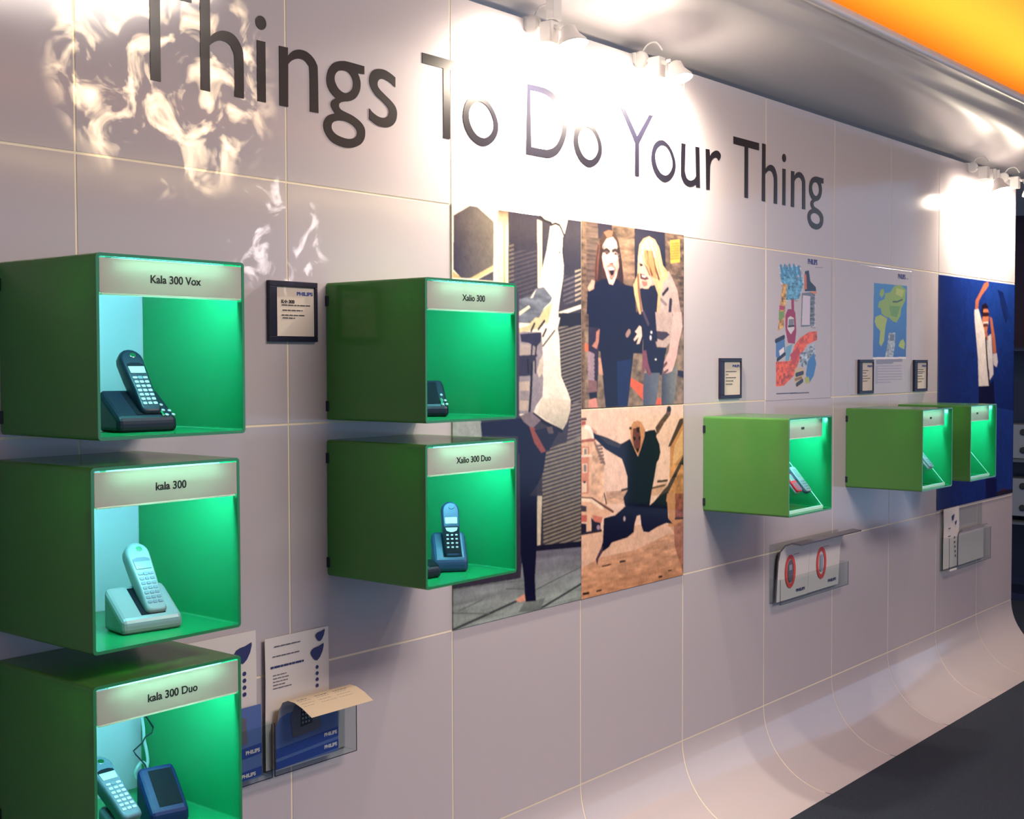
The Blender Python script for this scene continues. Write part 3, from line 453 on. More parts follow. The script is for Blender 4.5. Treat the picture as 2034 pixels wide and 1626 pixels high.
["G","183a8c","0f2a70",1,[0.582,0.001,1.071,-0.006,1.07,0.61,0.6,0.568]],
["G","0a1a55","14337f",1,[0.744,0.033,0.824,0.043,0.95,0.176,0.854,0.16]],
["P","11265f",[0.799,0.049,0.892,0.163,0.871,0.193,0.779,0.093]],
["P","b06648",[0.447,0.132,0.451,0.094,0.511,0.053,0.562,0.013,0.614,0.001,0.625,0.017,0.588,0.04,0.532,0.067,0.492,0.096,0.483,0.135]],
["P","e5ddda",[0.439,0.136,0.489,0.131,0.525,0.172,0.601,0.255,0.636,0.354,0.64,0.479,0.504,0.479,0.49,0.354,0.44,0.174]],
["P","d5cfd4",[0.611,0.255,0.664,0.24,0.689,0.354,0.702,0.426,0.65,0.454]],
["P","cfc7cf",[0.689,0.333,0.743,0.329,0.761,0.369,0.745,0.394,0.701,0.383]],
["P","c87a58",[0.545,0.122,0.596,0.115,0.625,0.141,0.626,0.184,0.6,0.241,0.569,0.227,0.542,0.186]],
["P","1c1424",[0.534,0.112,0.586,0.1,0.618,0.117,0.618,0.127,0.555,0.129,0.55,0.171,0.529,0.144]],
["L","3a1a1e",0.02,[0.556,0.154,0.619,0.152]],
["L","f0e0da",0.016,[0.559,0.196,0.614,0.193]],
["L","6a3428",0.016,[0.56,0.203,0.61,0.2]],
["P","b76a4c",[0.64,0.162,0.672,0.168,0.719,0.261,0.738,0.329,0.695,0.331,0.675,0.261]],
["P","b56a50",[0.569,0.231,0.611,0.234,0.622,0.269,0.595,0.269]],
["L","2b2030",0.02,[0.591,0.262,0.61,0.354,0.644,0.469]],
["P","0b123e",[0.504,0.479,0.65,0.479,0.703,0.448,0.73,0.6,0.713,0.744,0.502,0.734]],
["P","0c1a52",[0.611,0.903,0.762,0.914,0.765,1.001,0.614,0.997]],
["P","4a2a40",[0.819,0.969,0.898,0.971,0.898,0.99,0.82,0.987]],
["P","2a2836",[0.764,0.979,1.025,0.981,1.037,1.008,0.765,1.001]]],"P5":[["P","e3d6d4",[-1.146,-0.106,2.506,-0.407,2.62,4.725,-1.132,3.642]],
["P","5e9cc0",[0.199,0.093,0.494,0.07,0.494,0.125,0.434,0.149,0.533,0.144,0.541,0.199,0.481,0.299,0.288,0.313,0.302,0.237,0.214,0.187]],
["N",0.9,0.03,0.012,[0.184,0.08,0.509,0.062,0.556,0.199,0.481,0.313,0.274,0.32,0.207,0.187]],
["L","4a86b4",0.03,[0.213,0.085,0.243,0.145]],
["L","4a86b4",0.03,[0.271,0.079,0.301,0.138]],
["L","4a86b4",0.03,[0.337,0.073,0.367,0.133]],
["L","4a86b4",0.03,[0.404,0.071,0.434,0.132]],
["L","4a86b4",0.03,[0.471,0.078,0.502,0.139]],
["P","c79a4e",[0.243,0.199,0.309,0.203,0.281,0.347,0.261,0.497,0.175,0.526,0.188,0.39]],
["N",1.0,0.03,0.02,[0.243,0.199,0.309,0.203,0.281,0.347,0.261,0.497,0.175,0.526,0.188,0.39]],
["P","b3395a",[0.194,0.35,0.267,0.354,0.26,0.382,0.195,0.38]],
["P","6d9a4a",[0.188,0.397,0.26,0.388,0.246,0.443,0.188,0.451]],
["P","1c1f34",[0.57,0.1,0.632,0.09,0.656,0.166,0.743,0.204,0.751,0.232,0.572,0.24]],
["P","c8683a",[0.563,0.122,0.594,0.12,0.603,0.224,0.564,0.226]],
["P","e0803c",[0.649,0.24,0.759,0.232,0.751,0.25,0.649,0.258]],
["P","6c7480",[0.526,0.255,0.665,0.243,0.728,0.254,0.723,0.481,0.514,0.492]],
["P","cfc7d6",[0.542,0.269,0.657,0.271,0.652,0.475,0.529,0.478]],
["N",0.9,0.04,0.01,[0.665,0.257,0.736,0.261,0.739,0.502,0.652,0.489]],
["P","9c1f4e",[0.369,0.303,0.406,0.301,0.412,0.377,0.43,0.397,0.446,0.521,0.425,0.611,0.321,0.605,0.283,0.51,0.282,0.415,0.318,0.373,0.37,0.371]],
["P","d8d2d6",[0.319,0.434,0.356,0.42,0.408,0.432,0.416,0.508,0.364,0.546,0.312,0.51]],
["P","7d7f88",[0.331,0.441,0.408,0.439,0.408,0.48,0.327,0.489]],
["L","3a2a3c",0.014,[0.327,0.492,0.408,0.486]],
["P","e0562a",[0.637,0.525,0.763,0.516,0.771,0.579,0.607,0.616,0.501,0.715,0.412,0.832,0.265,0.899,0.15,0.904,0.148,0.735,0.352,0.729,0.425,0.618,0.5,0.569]],
["N",0.8,0.03,0.02,[0.637,0.525,0.763,0.516,0.771,0.579,0.607,0.616,0.501,0.715,0.412,0.832,0.265,0.899,0.15,0.904,0.148,0.735,0.352,0.729,0.425,0.618]],
["P","c23a3a",[0.351,0.687,0.47,0.632,0.486,0.687,0.412,0.756]],
["P","4a78b4",[0.147,0.594,0.269,0.565,0.285,0.674,0.191,0.715,0.148,0.702]],
["L","1a1c30",0.03,[0.147,0.594,0.262,0.565]],
["L","1a1c30",0.025,[0.17,0.722,0.278,0.681]],
["P","e8e2e4",[0.191,0.661,0.263,0.633,0.27,0.667,0.205,0.695]],
["P","6ea3c0",[0.292,0.633,0.387,0.612,0.337,0.729,0.286,0.729]],
["P","9aa8b8",[0.501,0.68,0.732,0.601,0.75,0.729,0.563,0.778,0.502,0.756]],
["N",1.1,0.03,0.015,[0.501,0.68,0.732,0.601,0.75,0.729,0.563,0.778,0.502,0.756]],
["P","3a7ab8",[0.624,0.729,0.717,0.672,0.758,0.75,0.719,0.835,0.642,0.891,0.595,0.827]],
["P","a8b04a",[0.572,0.848,0.641,0.841,0.657,0.884,0.595,0.89]],
["P","c9b48e",[0.427,0.784,0.533,0.771,0.579,0.799,0.534,0.896,0.473,0.913,0.413,0.867]],
["L","2a2430",0.03,[0.45,0.826,0.548,0.813]],
["L","2a2430",0.03,[0.458,0.895,0.541,0.868]],
["L","8a6a3c",0.02,[0.435,0.86,0.526,0.847]],
["L","3b3644",0.008,[0.158,0.952,0.643,0.954]],
["L","9a94a4",0.006,[0.733,0.065,0.852,0.058]]],"P6":[["P","e3d6d8",[-0.414,-0.117,3.985,-0.478,4.191,5.638,-0.364,4.144]],
["G","3f86c4","2d62ac",1,[0.362,0.129,0.916,0.125,0.906,0.706,0.352,0.709]],
["P","8fae3e",[0.695,0.135,0.799,0.122,0.896,0.155,0.882,0.247,0.818,0.31,0.803,0.371,0.74,0.426,0.676,0.42,0.613,0.392,0.551,0.387,0.49,0.366,0.474,0.323,0.428,0.317,0.442,0.273,0.533,0.247,0.548,0.202,0.625,0.191]],
["P","8fae3e",[0.471,0.176,0.517,0.167,0.533,0.203,0.488,0.242,0.449,0.214]],
["P","a9bc4a",[0.392,0.392,0.474,0.374,0.582,0.401,0.552,0.468,0.531,0.579,0.486,0.624,0.455,0.602,0.469,0.499,0.408,0.471,0.377,0.428]],
["P","a9bc4a",[0.807,0.576,0.855,0.56,0.888,0.597,0.873,0.643,0.807,0.629,0.775,0.614]],
["P","6b9a36",[0.612,0.296,0.802,0.296,0.739,0.388,0.644,0.376]],
["P","b7c25a",[0.735,0.148,0.864,0.164,0.833,0.219,0.72,0.201]],
["L","3f5a2c",0.012,[0.674,0.263,0.753,0.26,0.833,0.238]],
["P","a8b2bc",[0.607,0.515,0.717,0.509,0.714,0.614,0.681,0.708,0.549,0.708,0.586,0.616]],
["N",0.7,0.03,0.012,[0.607,0.515,0.717,0.509,0.714,0.614,0.681,0.708,0.549,0.708,0.586,0.616]],
["P","6c7884",[0.631,0.526,0.702,0.524,0.698,0.577,0.624,0.578]],
["P","f2e8ea",[0.352,0.709,0.906,0.706,0.907,0.719,0.352,0.724]],
["L","8a8494",0.02,[0.412,0.738,0.834,0.733]],
["L","8a8494",0.012,[0.412,0.757,0.682,0.753]],
["L","a39cab",0.008,[0.435,0.779,0.834,0.776]],
["L","a39cab",0.008,[0.436,0.8,0.835,0.798]],
["L","a39cab",0.008,[0.436,0.821,0.835,0.82]],
["L","a39cab",0.008,[0.436,0.842,0.836,0.843]],
["L","a39cab",0.008,[0.437,0.864,0.836,0.865]],
["L","a39cab",0.008,[0.437,0.885,0.836,0.887]],
["L","a39cab",0.008,[0.437,0.906,0.645,0.906]],
["P","a9a4b2",[0.393,0.771,0.435,0.771,0.435,0.918,0.392,0.917]],
["L","9a94a4",0.008,[0.83,0.068,0.936,0.066]]]}}'''
# clear acrylic: a thin sheet that lets light straight through and mirrors a little at grazing angles
def clear(m, tint):
    nt = m.node_tree; nt.nodes.remove(nt.nodes['Principled BSDF']); out = nt.nodes['Material Output']
    t = nt.nodes.new('ShaderNodeBsdfTransparent'); t.inputs[0].default_value = (*tint, 1)
    g = nt.nodes.new('ShaderNodeBsdfGlossy'); g.inputs['Roughness'].default_value = .05
    mx = nt.nodes.new('ShaderNodeMixShader'); mx.inputs[0].default_value = .05
    nt.links.new(t.outputs[0], mx.inputs[1]); nt.links.new(g.outputs[0], mx.inputs[2]); nt.links.new(mx.outputs[0], out.inputs[0])
clear(M['acryl'], (.93, .96, .96))

# ------------------------------------------------------------------ room shell
JX = [-3.0, -2.4, -1.79, -1.19, -.59, .012, .587, 1.184, 1.797, 2.413, 3.016, 3.624, 4.217, 4.802, 5.38, 5.945]
JZ = [.291, .891, 1.498, 2.090, 2.673]
CR = .291                                               # radius of the cove at the foot of the wall
b = MB(); G = .0029
NA = 18
def cove(a, r=CR): return (-CR + r*math.cos(a), CR - r*math.sin(a))
for i in range(len(JX)-1):
    x0, x1 = JX[i]+G, JX[i+1]-G
    if i == len(JX)-2: x1 = JX[-1]
    for k in range(4):
        z0, z1 = JZ[k]+G, JZ[k+1]-(G if k < 3 else 0)
        b.box((x0, 0, z0), (x1, .012, z1), 0)
b.box((JX[0], .0014, JZ[0]), (JX[-1]-.002, .05, JZ[-1]-.002), 1)
struct(b.build('wall_back', [M['tile'], M['joint']]))
# curved foot of the wall
b = MB()
ang = [.008 + (math.pi/2-.008)*q/NA for q in range(NA+1)]
for i in range(len(JX)-1):
    x0, x1 = JX[i]+G, JX[i+1]-(G if i < len(JX)-2 else 0)
    pts = [cove(a) for a in ang]
    b.add([(x, y, z) for y, z in pts for x in (x0, x1)], [(2*q, 2*q+1, 2*q+3, 2*q+2) for q in range(NA)], 0, True)
    for x in (x0, x1):
        bk = [cove(a, CR+.010) for a in ang]
        b.add([(x, y, z) for y, z in pts] + [(x, y, z) for y, z in bk], [(q, q+1, NA+2+q, NA+1+q) for q in range(NA)], 0)
pts = [cove(math.pi/2*q/NA, CR+.0014) for q in range(NA+1)]
b.add([(x, y, z) for y, z in pts for x in (JX[0], JX[-1]-.002)], [(2*q, 2*q+1, 2*q+3, 2*q+2) for q in range(NA)], 1, True)
struct(b.build('baseboard_back', [M['tile'], M['joint']]))

struct(MB().box((-9, -10, -.06), (11, 4, 0)).build('floor', M['carpet']))
struct(MB().box((-9, -10, 3.45), (11, 4, 3.55)).build('ceiling', M['orange']))
struct(MB().box((8.3, -1.5, 0), (8.4, 4, 3.45)).build('wall_right', M['maroon']))
prof = [(-.42, .630), (-.46, .627), (-.457, .6116), (-.446, .6065), (-.436, .6045), (-.425, .594), (-.415, .588), (-.385, .575), (-.36, .5605),
        (-.352, .554), (-.345, .549), (-.30, .528), (-.27, .5173), (-.20, .494), (-.13, .4735), (-.05, .452), (.02, .434), (.10, .4175), (.30, .386), (.95, .325)]
zz = [(y, 1.647 + m*(y+2.425)) for y, m in prof]
zz[0] = (-.42, 2.905)
b = MB(); n = len(zz)
for q in range(n-1):
    b.add([(-9, *zz[q]), (8.3, *zz[q]), (8.3, *zz[q+1]), (-9, *zz[q+1])], [(0, 1, 2, 3)], 0, True)
b.add([(-9, *zz[0]), (8.3, *zz[0]), (8.3, .0, 2.93), (-9, .0, 2.93)], [(0, 1, 2, 3)])
b.add([(-9, 0, 2.93), (8.3, 0, 2.93), (8.3, 1.0, 2.93), (-9, 1.0, 2.93)], [(0, 1, 2, 3)])
b.add([(-9, 1.0, 2.93), (8.3, 1.0, 2.93), (8.3, *zz[-1]), (-9, *zz[-1])], [(0, 1, 2, 3)])
sof = struct(b.build('trim_1', M['silver']))
bm = bmesh.new(); bm.from_mesh(sof.data); bmesh.ops.remove_doubles(bm, verts=bm.verts, dist=1e-5); bmesh.ops.recalc_face_normals(bm, faces=bm.faces); bm.to_mesh(sof.data); bm.free()
struct(MB().box((-9, -5.7, 2.75), (8.3, -5.2, 2.93)).build('trim_2', M['silver']))
struct(MB().box((-9, 1.02, 2.7), (8.3, 1.1, 3.45)).build('wall_far', M['orange']))

# ------------------------------------------------------------------ slogan of black vinyl letters
GL = json.loads(GLYPHS)
def filled(name, contours, mt, x0, z0, y=-.0012, th=.001):
    cu = bpy.data.curves.new(name, 'CURVE'); cu.dimensions = '2D'; cu.fill_mode = 'BOTH'; cu.extrude = th/2
    for c in contours:
        sp = cu.splines.new('POLY'); sp.points.add(len(c)-1); sp.use_cyclic_u = True
        for p, (u, v) in zip(sp.points, c): p.co = (u, v, 0, 1)
    o = bpy.data.objects.new(name, cu); COL.objects.link(o)
    bpy.context.view_layer.update()
    me = bpy.data.meshes.new_from_object(o.evaluated_get(bpy.context.evaluated_depsgraph_get()))
    bpy.data.objects.remove(o); bpy.data.curves.remove(cu)
    me.materials.clear(); me.materials.append(mt)
    me.transform(Matrix.Rotation(R(90), 4, 'X'))
    o = bpy.data.objects.new(name, me); COL.objects.link(o); o.location = (x0, y, z0)
    return o
def arc(cx, cz, r, n=20): return [(cx+r*math.cos(2*math.pi*q/n), cz+r*math.sin(2*math.pi*q/n)) for q in range(n)]
GL['T'] = [[(-.085, .219), (.112, .219), (.112, .191), (.027, .191), (.027, 0), (0, 0), (0, .191), (-.085, .191)]]
GL['i'] = [[(0, 0), (.026, 0), (.026, .144), (0, .144)], arc(.013, .187, .0165)]
GL['Y'] = [[(0, 0), (.025, 0), (.025, .110), (.109, .215), (.086, .215), (.0125, .133), (-.061, .215), (-.085, .215), (0, .110)]]
WORDS = [('Things', 'first'), ('To', 'second'), ('Do', 'third'), ('Your', 'fourth'), ('Thing', 'last')]
PX = [.199, .333, .498, .566, .708, .868, 1.155, 1.237, 1.521, 1.759, 2.104, 2.203, 2.392, 2.560, 2.845, 2.981, 3.150, 3.223, 3.370]
q = 0; cache = {}
for wd_, nth in WORDS:
    for ch in wd_:
        up = 'capital' if ch.isupper() else 'small'
        lb = f'black {up} letter {ch} in the {nth} word, {wd_}, of the wall slogan'
        if ch in cache:
            o = cache[ch].copy(); COL.objects.link(o); o.location.x = PX[q]
        else:
            o = cache[ch] = filled('wall_letter', GL[ch], M['vinyl'], PX[q], 2.272)
        tag(o, lb, 'letter', 'slogan letters along the top of the wall'); q += 1

# ------------------------------------------------------------------ small printed text
def text(s, size, name, mt, parent, loc, width=None, bold=0.0, rot=None, align='LEFT'):
    cu = bpy.data.curves.new(name, 'FONT'); cu.body = s; cu.size = size; cu.align_x = align; cu.offset = bold; cu.extrude = .0002
    o = bpy.data.objects.new(name, cu); COL.objects.link(o); bpy.context.view_layer.update()
    me = bpy.data.meshes.new_from_object(o.evaluated_get(bpy.context.evaluated_depsgraph_get()))
    bpy.data.objects.remove(o); bpy.data.curves.remove(cu)
    me.materials.clear(); me.materials.append(mt)
    if width and len(me.vertices):
        xs = [v.co.x for v in me.vertices]; me.transform(Matrix.Diagonal((width/(max(xs)-min(xs)), 1, 1, 1)))
    me.transform(Matrix.Rotation(R(90), 4, 'X') if rot is None else rot)
    o = bpy.data.objects.new(name, me); COL.objects.link(o); o.location = loc
    if parent: o.parent = parent
    return o
def lines(name, rows, mt, parent, loc=(0, 0, 0), h=.0026, seed=1):      # rows of broken print: (x, z, length)
    b = MB(); r = random.Random(seed)
    for x, z, L in rows:
        e = x + L
        while x < e - .002:
            w = min(r.uniform(.006, .018), e - x)
            b.box((x, -.0006, z), (x+w, 0, z+h)); x += w + .0025
    o = b.build(name, mt, parent); o.location = loc
    return o

# ------------------------------------------------------------------ printed pictures (flat sheets painted vertex by vertex)
ART = json.loads(ARTJ)
mp = bpy.data.materials.new('printed_picture'); mp.use_nodes = True
nt = mp.node_tree; bs = nt.nodes['Principled BSDF']; at_ = nt.nodes.new('ShaderNodeVertexColor'); at_.layer_name = 'print'
nt.links.new(at_.outputs[0], bs.inputs['Base Color']); bs.inputs['Roughness'].default_value = .14; bs.inputs['Specular IOR Level'].default_value = .5
def inside(U, V, p):
    n = len(p)//2; r = np.zeros(U.shape, bool); j = n-1
    for i in range(n):
        xi, yi, xj, yj = p[2*i], p[2*i+1], p[2*j], p[2*j+1]
        if yi != yj:
            r ^= ((yi > V) != (yj > V)) & (U < (xj-xi)*(V-yi)/(yj-yi)+xi)
        j = i
    return r
def vnoise(U, V, su, sv, seed):
    g = np.random.RandomState(seed).rand(97, 97)
    def one(a, b):
        x, y = U/a, V/b; xi = np.floor(x).astype(int); yi = np.floor(y).astype(int); fx = x-xi; fy = y-yi
        fx = fx*fx*(3-2*fx); fy = fy*fy*(3-2*fy); xi %= 96; yi %= 96
        return (g[xi, yi]*(1-fx)+g[xi+1, yi]*fx)*(1-fy)+(g[xi, yi+1]*(1-fx)+g[xi+1, yi+1]*fx)*fy
    return one(su, sv)*.65 + one(su*.45, sv*.45)*.35 - .5
def paint(key, nu, nv, gain, base=None, ss=2):
    W, H = nu*ss, nv*ss
    U, V = np.meshgrid((np.arange(W)+.5)/W, (np.arange(H)+.5)/H)
    I = np.zeros((H, W, 3)); x0, x1, z0, z1 = ART['R'][key]; asp = (z1-z0)/(x1-x0)
    for n, it in enumerate(ART['A'][key]):
        k = it[0]; p = it[-1]
        if k == 'L':
            w = it[2]/2; c = np.array(lin(it[1]))
            for i in range(0, len(p)-2, 2):
                ax, ay, bx, by = p[i:i+4]; dx, dy = bx-ax, (by-ay)*asp; L2 = dx*dx+dy*dy+1e-9
                lo_u, hi_u = min(ax, bx)-w, max(ax, bx)+w; lo_v, hi_v = min(ay, by)-w/asp, max(ay, by)+w/asp
                a0, a1 = max(0, int(lo_u*W)), min(W, int(hi_u*W)+2); b0, b1 = max(0, int(lo_v*H)), min(H, int(hi_v*H)+2)
                if a0 >= a1 or b0 >= b1: continue
                u = U[b0:b1, a0:a1]; v = V[b0:b1, a0:a1]
                t = np.clip(((u-ax)*dx+(v-ay)*asp*dy)/L2, 0, 1)
                d = (u-ax-t*dx)**2+((v-ay)*asp-t*dy)**2
                I[b0:b1, a0:a1][d < w*w] = c
            continue
        us, vs = p[0::2], p[1::2]
        a0, a1 = max(0, int(min(us)*W)), min(W, int(max(us)*W)+2); b0, b1 = max(0, int(min(vs)*H)), min(H, int(max(vs)*H)+2)
        if a0 >= a1 or b0 >= b1: continue
        u = U[b0:b1, a0:a1]; v = V[b0:b1, a0:a1]; m = inside(u, v, p); T = I[b0:b1, a0:a1]
        if k == 'P':
            T[m] = base if (base is not None and n == 0) else np.array(lin(it[1]))
        elif k == 'G':
            ca, cb = np.array(lin(it[1])), np.array(lin(it[2])); s = (u, v)[it[3]]
            lo, hi = (min(us), max(us)) if it[3] == 0 else (min(vs), max(vs))
            lo, hi = max(lo, 0), min(hi, 1); t = np.clip((s-lo)/(hi-lo), 0, 1)[..., None]
            T[m] = (ca*(1-t)+cb*t)[m]
        elif k == 'S':
            ph = (v*asp + it[3]*u*1.0)/(it[2]*asp); s = (ph % 1) < it[4]
            T[m & s] = np.array(lin(it[1]))
        elif k == 'N':
            f = 1 + it[1]*2.2*vnoise(u, v, it[2], it[3], n+3)
            T[m] = np.clip(T*f[..., None], .004, 1)[m]
    I = I.reshape(nv, ss, nu, ss, 3).mean((1, 3))
    if base is None:       # soft photographic print: a little blur and mottling
        for ax in (0, 1):
            I = .5*I + .25*np.roll(I, 1, ax) + .25*np.roll(I, -1, ax)
        u, v = np.meshgrid(np.linspace(0, 1, nu), np.linspace(0, 1, nv))
        I = I*(1 + .25*vnoise(u, v, .035, .035/asp, 91) + .25*vnoise(u, v, .012, .012/asp, 92))[..., None]
    return np.clip(I*gain, .004, .95) if base is None else np.where(np.abs(I-base) < 1e-4, I, np.clip(I*gain, .004, .95))
def picture(name, key, nu, nv, gain, base=None, th=.003):
    x0, x1, z0, z1 = ART['R'][key]; I = paint(key, nu, nv, gain, base)
    us = np.linspace(0, 1, nu); vs = np.linspace(0, 1, nv); U, V = np.meshgrid(us, vs)
    P = np.stack([U*(x1-x0), np.full(U.shape, -th), (1-V)*(z1-z0)], -1).reshape(-1, 3)
    idx = np.arange(nu*nv).reshape(nv, nu)
    F = np.stack([idx[:-1, :-1], idx[1:, :-1], idx[1:, 1:], idx[:-1, 1:]], -1).reshape(-1, 4)
    ring = list(idx[0, :]) + list(idx[1:, -1]) + list(idx[-1, -2::-1]) + list(idx[-2:0:-1, 0])
    nb = len(P); B = P[ring].copy(); B[:, 1] = 0
    P = np.concatenate([P, B]); m = len(ring)
    SF = np.array([[ring[i], ring[(i+1) % m], nb+(i+1) % m, nb+i] for i in range(m)])
    F = np.concatenate([F, SF])
    me = bpy.data.meshes.new(name); me.vertices.add(len(P)); me.vertices.foreach_set('co', P.astype(np.float32).ravel())
    me.loops.add(F.size); me.loops.foreach_set('vertex_index', F.astype(np.int32).ravel())
    me.polygons.add(len(F)); me.polygons.foreach_set('loop_start', np.arange(0, F.size, 4, dtype=np.int32))
    me.update(calc_edges=True); me.validate()
    ca = me.color_attributes.new('print', 'FLOAT_COLOR', 'POINT')
    C = np.ones((len(P), 4), np.float32); C[:nu*nv, :3] = I.reshape(-1, 3); C[nu*nv:, :3] = I.reshape(-1, 3)[ring]
    ca.data.foreach_set('color', C.ravel()); me.materials.append(mp)
    o = bpy.data.objects.new(name, me); COL.objects.link(o); o.location = (x0, 0, z0)
    return o
tag(picture('photo_panel', 'P1', 250, 640, 1.0), 'tall photo panel of a person doing a one-handed handstand, half behind green boxes', 'photo', 'photo panels on the wall')
tag(picture('photo_panel', 'P2', 240, 320, 1.0), 'photo panel of two laughing people side by side, one dark haired and one blond', 'photo', 'photo panels on the wall')
tag(picture('photo_panel', 'P3', 240, 320, 1.0), 'photo panel of a person in black jumping in a paved street, arms thrown up', 'photo', 'photo panels on the wall')
tag(picture('photo_panel', 'P4', 170, 380, 1.0), 'blue photo panel of a person in a white shirt raising one arm', 'photo', 'photo panels on the wall')
def sheet(name, key, nu, nv, label, logo):
    o = picture(name, key, nu, nv, 1.0, np.array(WALLC), .0003)
    tag(o, label, 'poster', 'printed sheets on the wall')
    x0, x1, z0, z1 = ART['R'][key]
    t = text('PHILIPS', .03, 'logo', M['blueprint'], o, (logo[0]-x0, -.0013, logo[1]-z0), width=.085, bold=.0006)
    return o
sheet('illustration_sheet', 'P5', 190, 330, 'white sheet with a colourful drawn collage around a crimson mobile phone', (3.375, 2.052))
sheet('map_sheet', 'P6', 170, 260, 'white sheet with a blue and green world map above lines of small print', (4.30, 2.038))

# ------------------------------------------------------------------ black framed cards
def plaque(x, z, w, h, bt, bl, label, rows, logo, head=None, seed=1):
    t = thing('framed_card', (x, 0, z), label, 'sign', 'black framed product cards')
    f = MB()
    f.box((0, -.012, h-bt), (w, 0, h)); f.box((0, -.012, 0), (w, 0, bt)); f.box((0, -.012, bt), (bl[0], 0, h-bt)); f.box((w-bl[1], -.012, bt), (w, 0, h-bt))
    f.build('frame', M['frame'], t, bevel=.0012)
    c = MB().box((bl[0], -.006, bt), (w-bl[1], -.001, h-bt)).build('card', M['card'], t)
    iw = w-bl[0]-bl[1]
    text('PHILIPS', .012, 'logo', M['blueprint'], c, (bl[0]+iw*.54, -.0064, h-bt-.020), width=iw*.42, bold=.0005)
    if head: text(head, .011, 'heading', M['print'], c, (bl[0]+iw*.14, -.0064, h-bt-.040), width=iw*.34, bold=.0006)
    lines('print_lines', [(bl[0]+iw*a, z_, iw*L) for a, z_, L in rows], M['print'], c, (0, -.0062, 0), h=.0024, seed=seed)
    return t
plaque(.521, 1.7005, .154, .1475, .0135, (.0235, .0075), 'black framed white card with product heading, between the two columns of green boxes', [(.15, .088, .74), (.17, .0755, .52), (.15, .0635, .60), (.17, .0565, .32)], 1, 'Kala 300', 2)
plaque(2.657, 1.512, .155, .151, .0135, (.026, .0045), 'small black framed card on blank tile right of the photo of laughing people', [(.15, .100, .62), (.15, .089, .14), (.15, .077, .62), (.15, .065, .45), (.15, .053, .38)], 1, None, 3)
plaque(3.862, 1.506, .152, .152, .0135, (.030, .0045), 'small black framed card touching the lower left of the world map sheet', [(.12, .102, .5), (.12, .091, .3), (.12, .078, .42), (.12, .067, .66), (.12, .055, .4)], 1, None, 4)
plaque(4.485, 1.505, .160, .152, .0135, (.034, .0045), 'small black framed card just left of the blue photo panel', [(.12, .104, .6), (.12, .094, .7), (.12, .086, .5), (.12, .073, .45), (.12, .060, .62), (.12, .046, .4)], 1, None, 5)
# ------------------------------------------------------------------ green glass display boxes
BS, BV, BD, BT = .3408, .346, .3432, .006
def rrect(x0, z0, x1, z1, r, n=4):
    o = []
    for cx, cz, a0 in ((x1-r, z0+r, -90), (x1-r, z1-r, 0), (x0+r, z1-r, 90), (x0+r, z0+r, 180)):
        for q in range(n+1):
            a = R(a0 + 90*q/n); o.append((cx+r*math.cos(a), cz+r*math.sin(a)))
    return o
def make_box(x, ztop, label, name, set_back=0.0):
    t = thing('display_box', (x, 0, ztop-BV), label, 'display box', 'green display boxes on the wall')
    b = MB(); o = rrect(0, 0, BS, BV, .008); i = rrect(BT, BT, BS-BT, BV-BT, .004); n = len(o)
    y0, y1 = -BD, -.002
    def q4(A, ya, B_, yb, mi, sm):
        for k in range(n):
            l = (k+1) % n
            b.add([(A[k][0], ya, A[k][1]), (A[l][0], ya, A[l][1]), (B_[l][0], yb, B_[l][1]), (B_[k][0], yb, B_[k][1])], [(0, 1, 2, 3)], mi, sm)
    q4(o, y0, o, y1, 0, False); q4(i, y0, i, y1, 1, False); q4(o, y0, i, y0, 2, False); q4(o, y1, i, y1, 2, False)
    me = b.build('shell', [M['glass_out'], M['glass_in'], M['rim']], t)
    bm = bmesh.new(); bm.from_mesh(me.data); bmesh.ops.remove_doubles(bm, verts=bm.verts, dist=1e-6); bmesh.ops.recalc_face_normals(bm, faces=bm.faces); bm.to_mesh(me.data); bm.free()
    ys = -BD + set_back
    top, bot = BV-BT-.003, BV-.073
    x0, x1 = BT+.001, BS-BT-.001-(.022 if set_back else 0)
    h = MB().box((x0, ys, bot), (x1, ys+.003, top)).build('header_strip', M['header'], t, bevel=.0006)
    h['label'] = 'frosted grey strip with the product name'
    cx = (x0+x1)/2
    if name: text(name, .0215, 'product_name', M['print'], h, (cx+.004, ys-.0008, (top+bot)/2-.010), bold=.0004, align='CENTER')
    lp = MB()
    lp.prism([(-.004, -.002), (.0, -.004), (.020, -.004), (.020, 0), (0, 0), (-.002, 0)], 0, .001)
    l = MB().box((x0+.004, ys-.001, bot-.004), (x1-.004, ys+.016, bot)).build('header_lip', M['lip'], t, bevel=.0015)
    M_ = Matrix.Translation((cx-.12, ys+.022, BV-BT-.013)) @ Matrix.Rotation(R(90), 4, 'Y')
    MB().lathe([(.001, 0), (.007, .001), (.007, .239), (.001, .24)], n=12, M=M_).build('lamp_tube', M['tube'], t)
    MB().box((cx-.13, ys+.012, BV-BT-.006), (cx+.13, ys+.032, BV-BT-.001)).build('lamp_holder', M['white'], t)
    for z in (.035, .300):
        MB().box((-.003, -.010, z-.013), (0, 0, z+.013)).build('wall_bracket', M['wire'], t, bevel=.001)
    return t
BOX = {'A': (-.1643, 1.8516), 'B': (-.1809, 1.4565), 'D': (-.1824, 1.0525), 'F': (.7123, 1.8502), 'G': (.7108, 1.4539), 'H': (2.5498, 1.4516), 'I': (3.7482, 1.4468), 'J': (4.3121, 1.4486)}
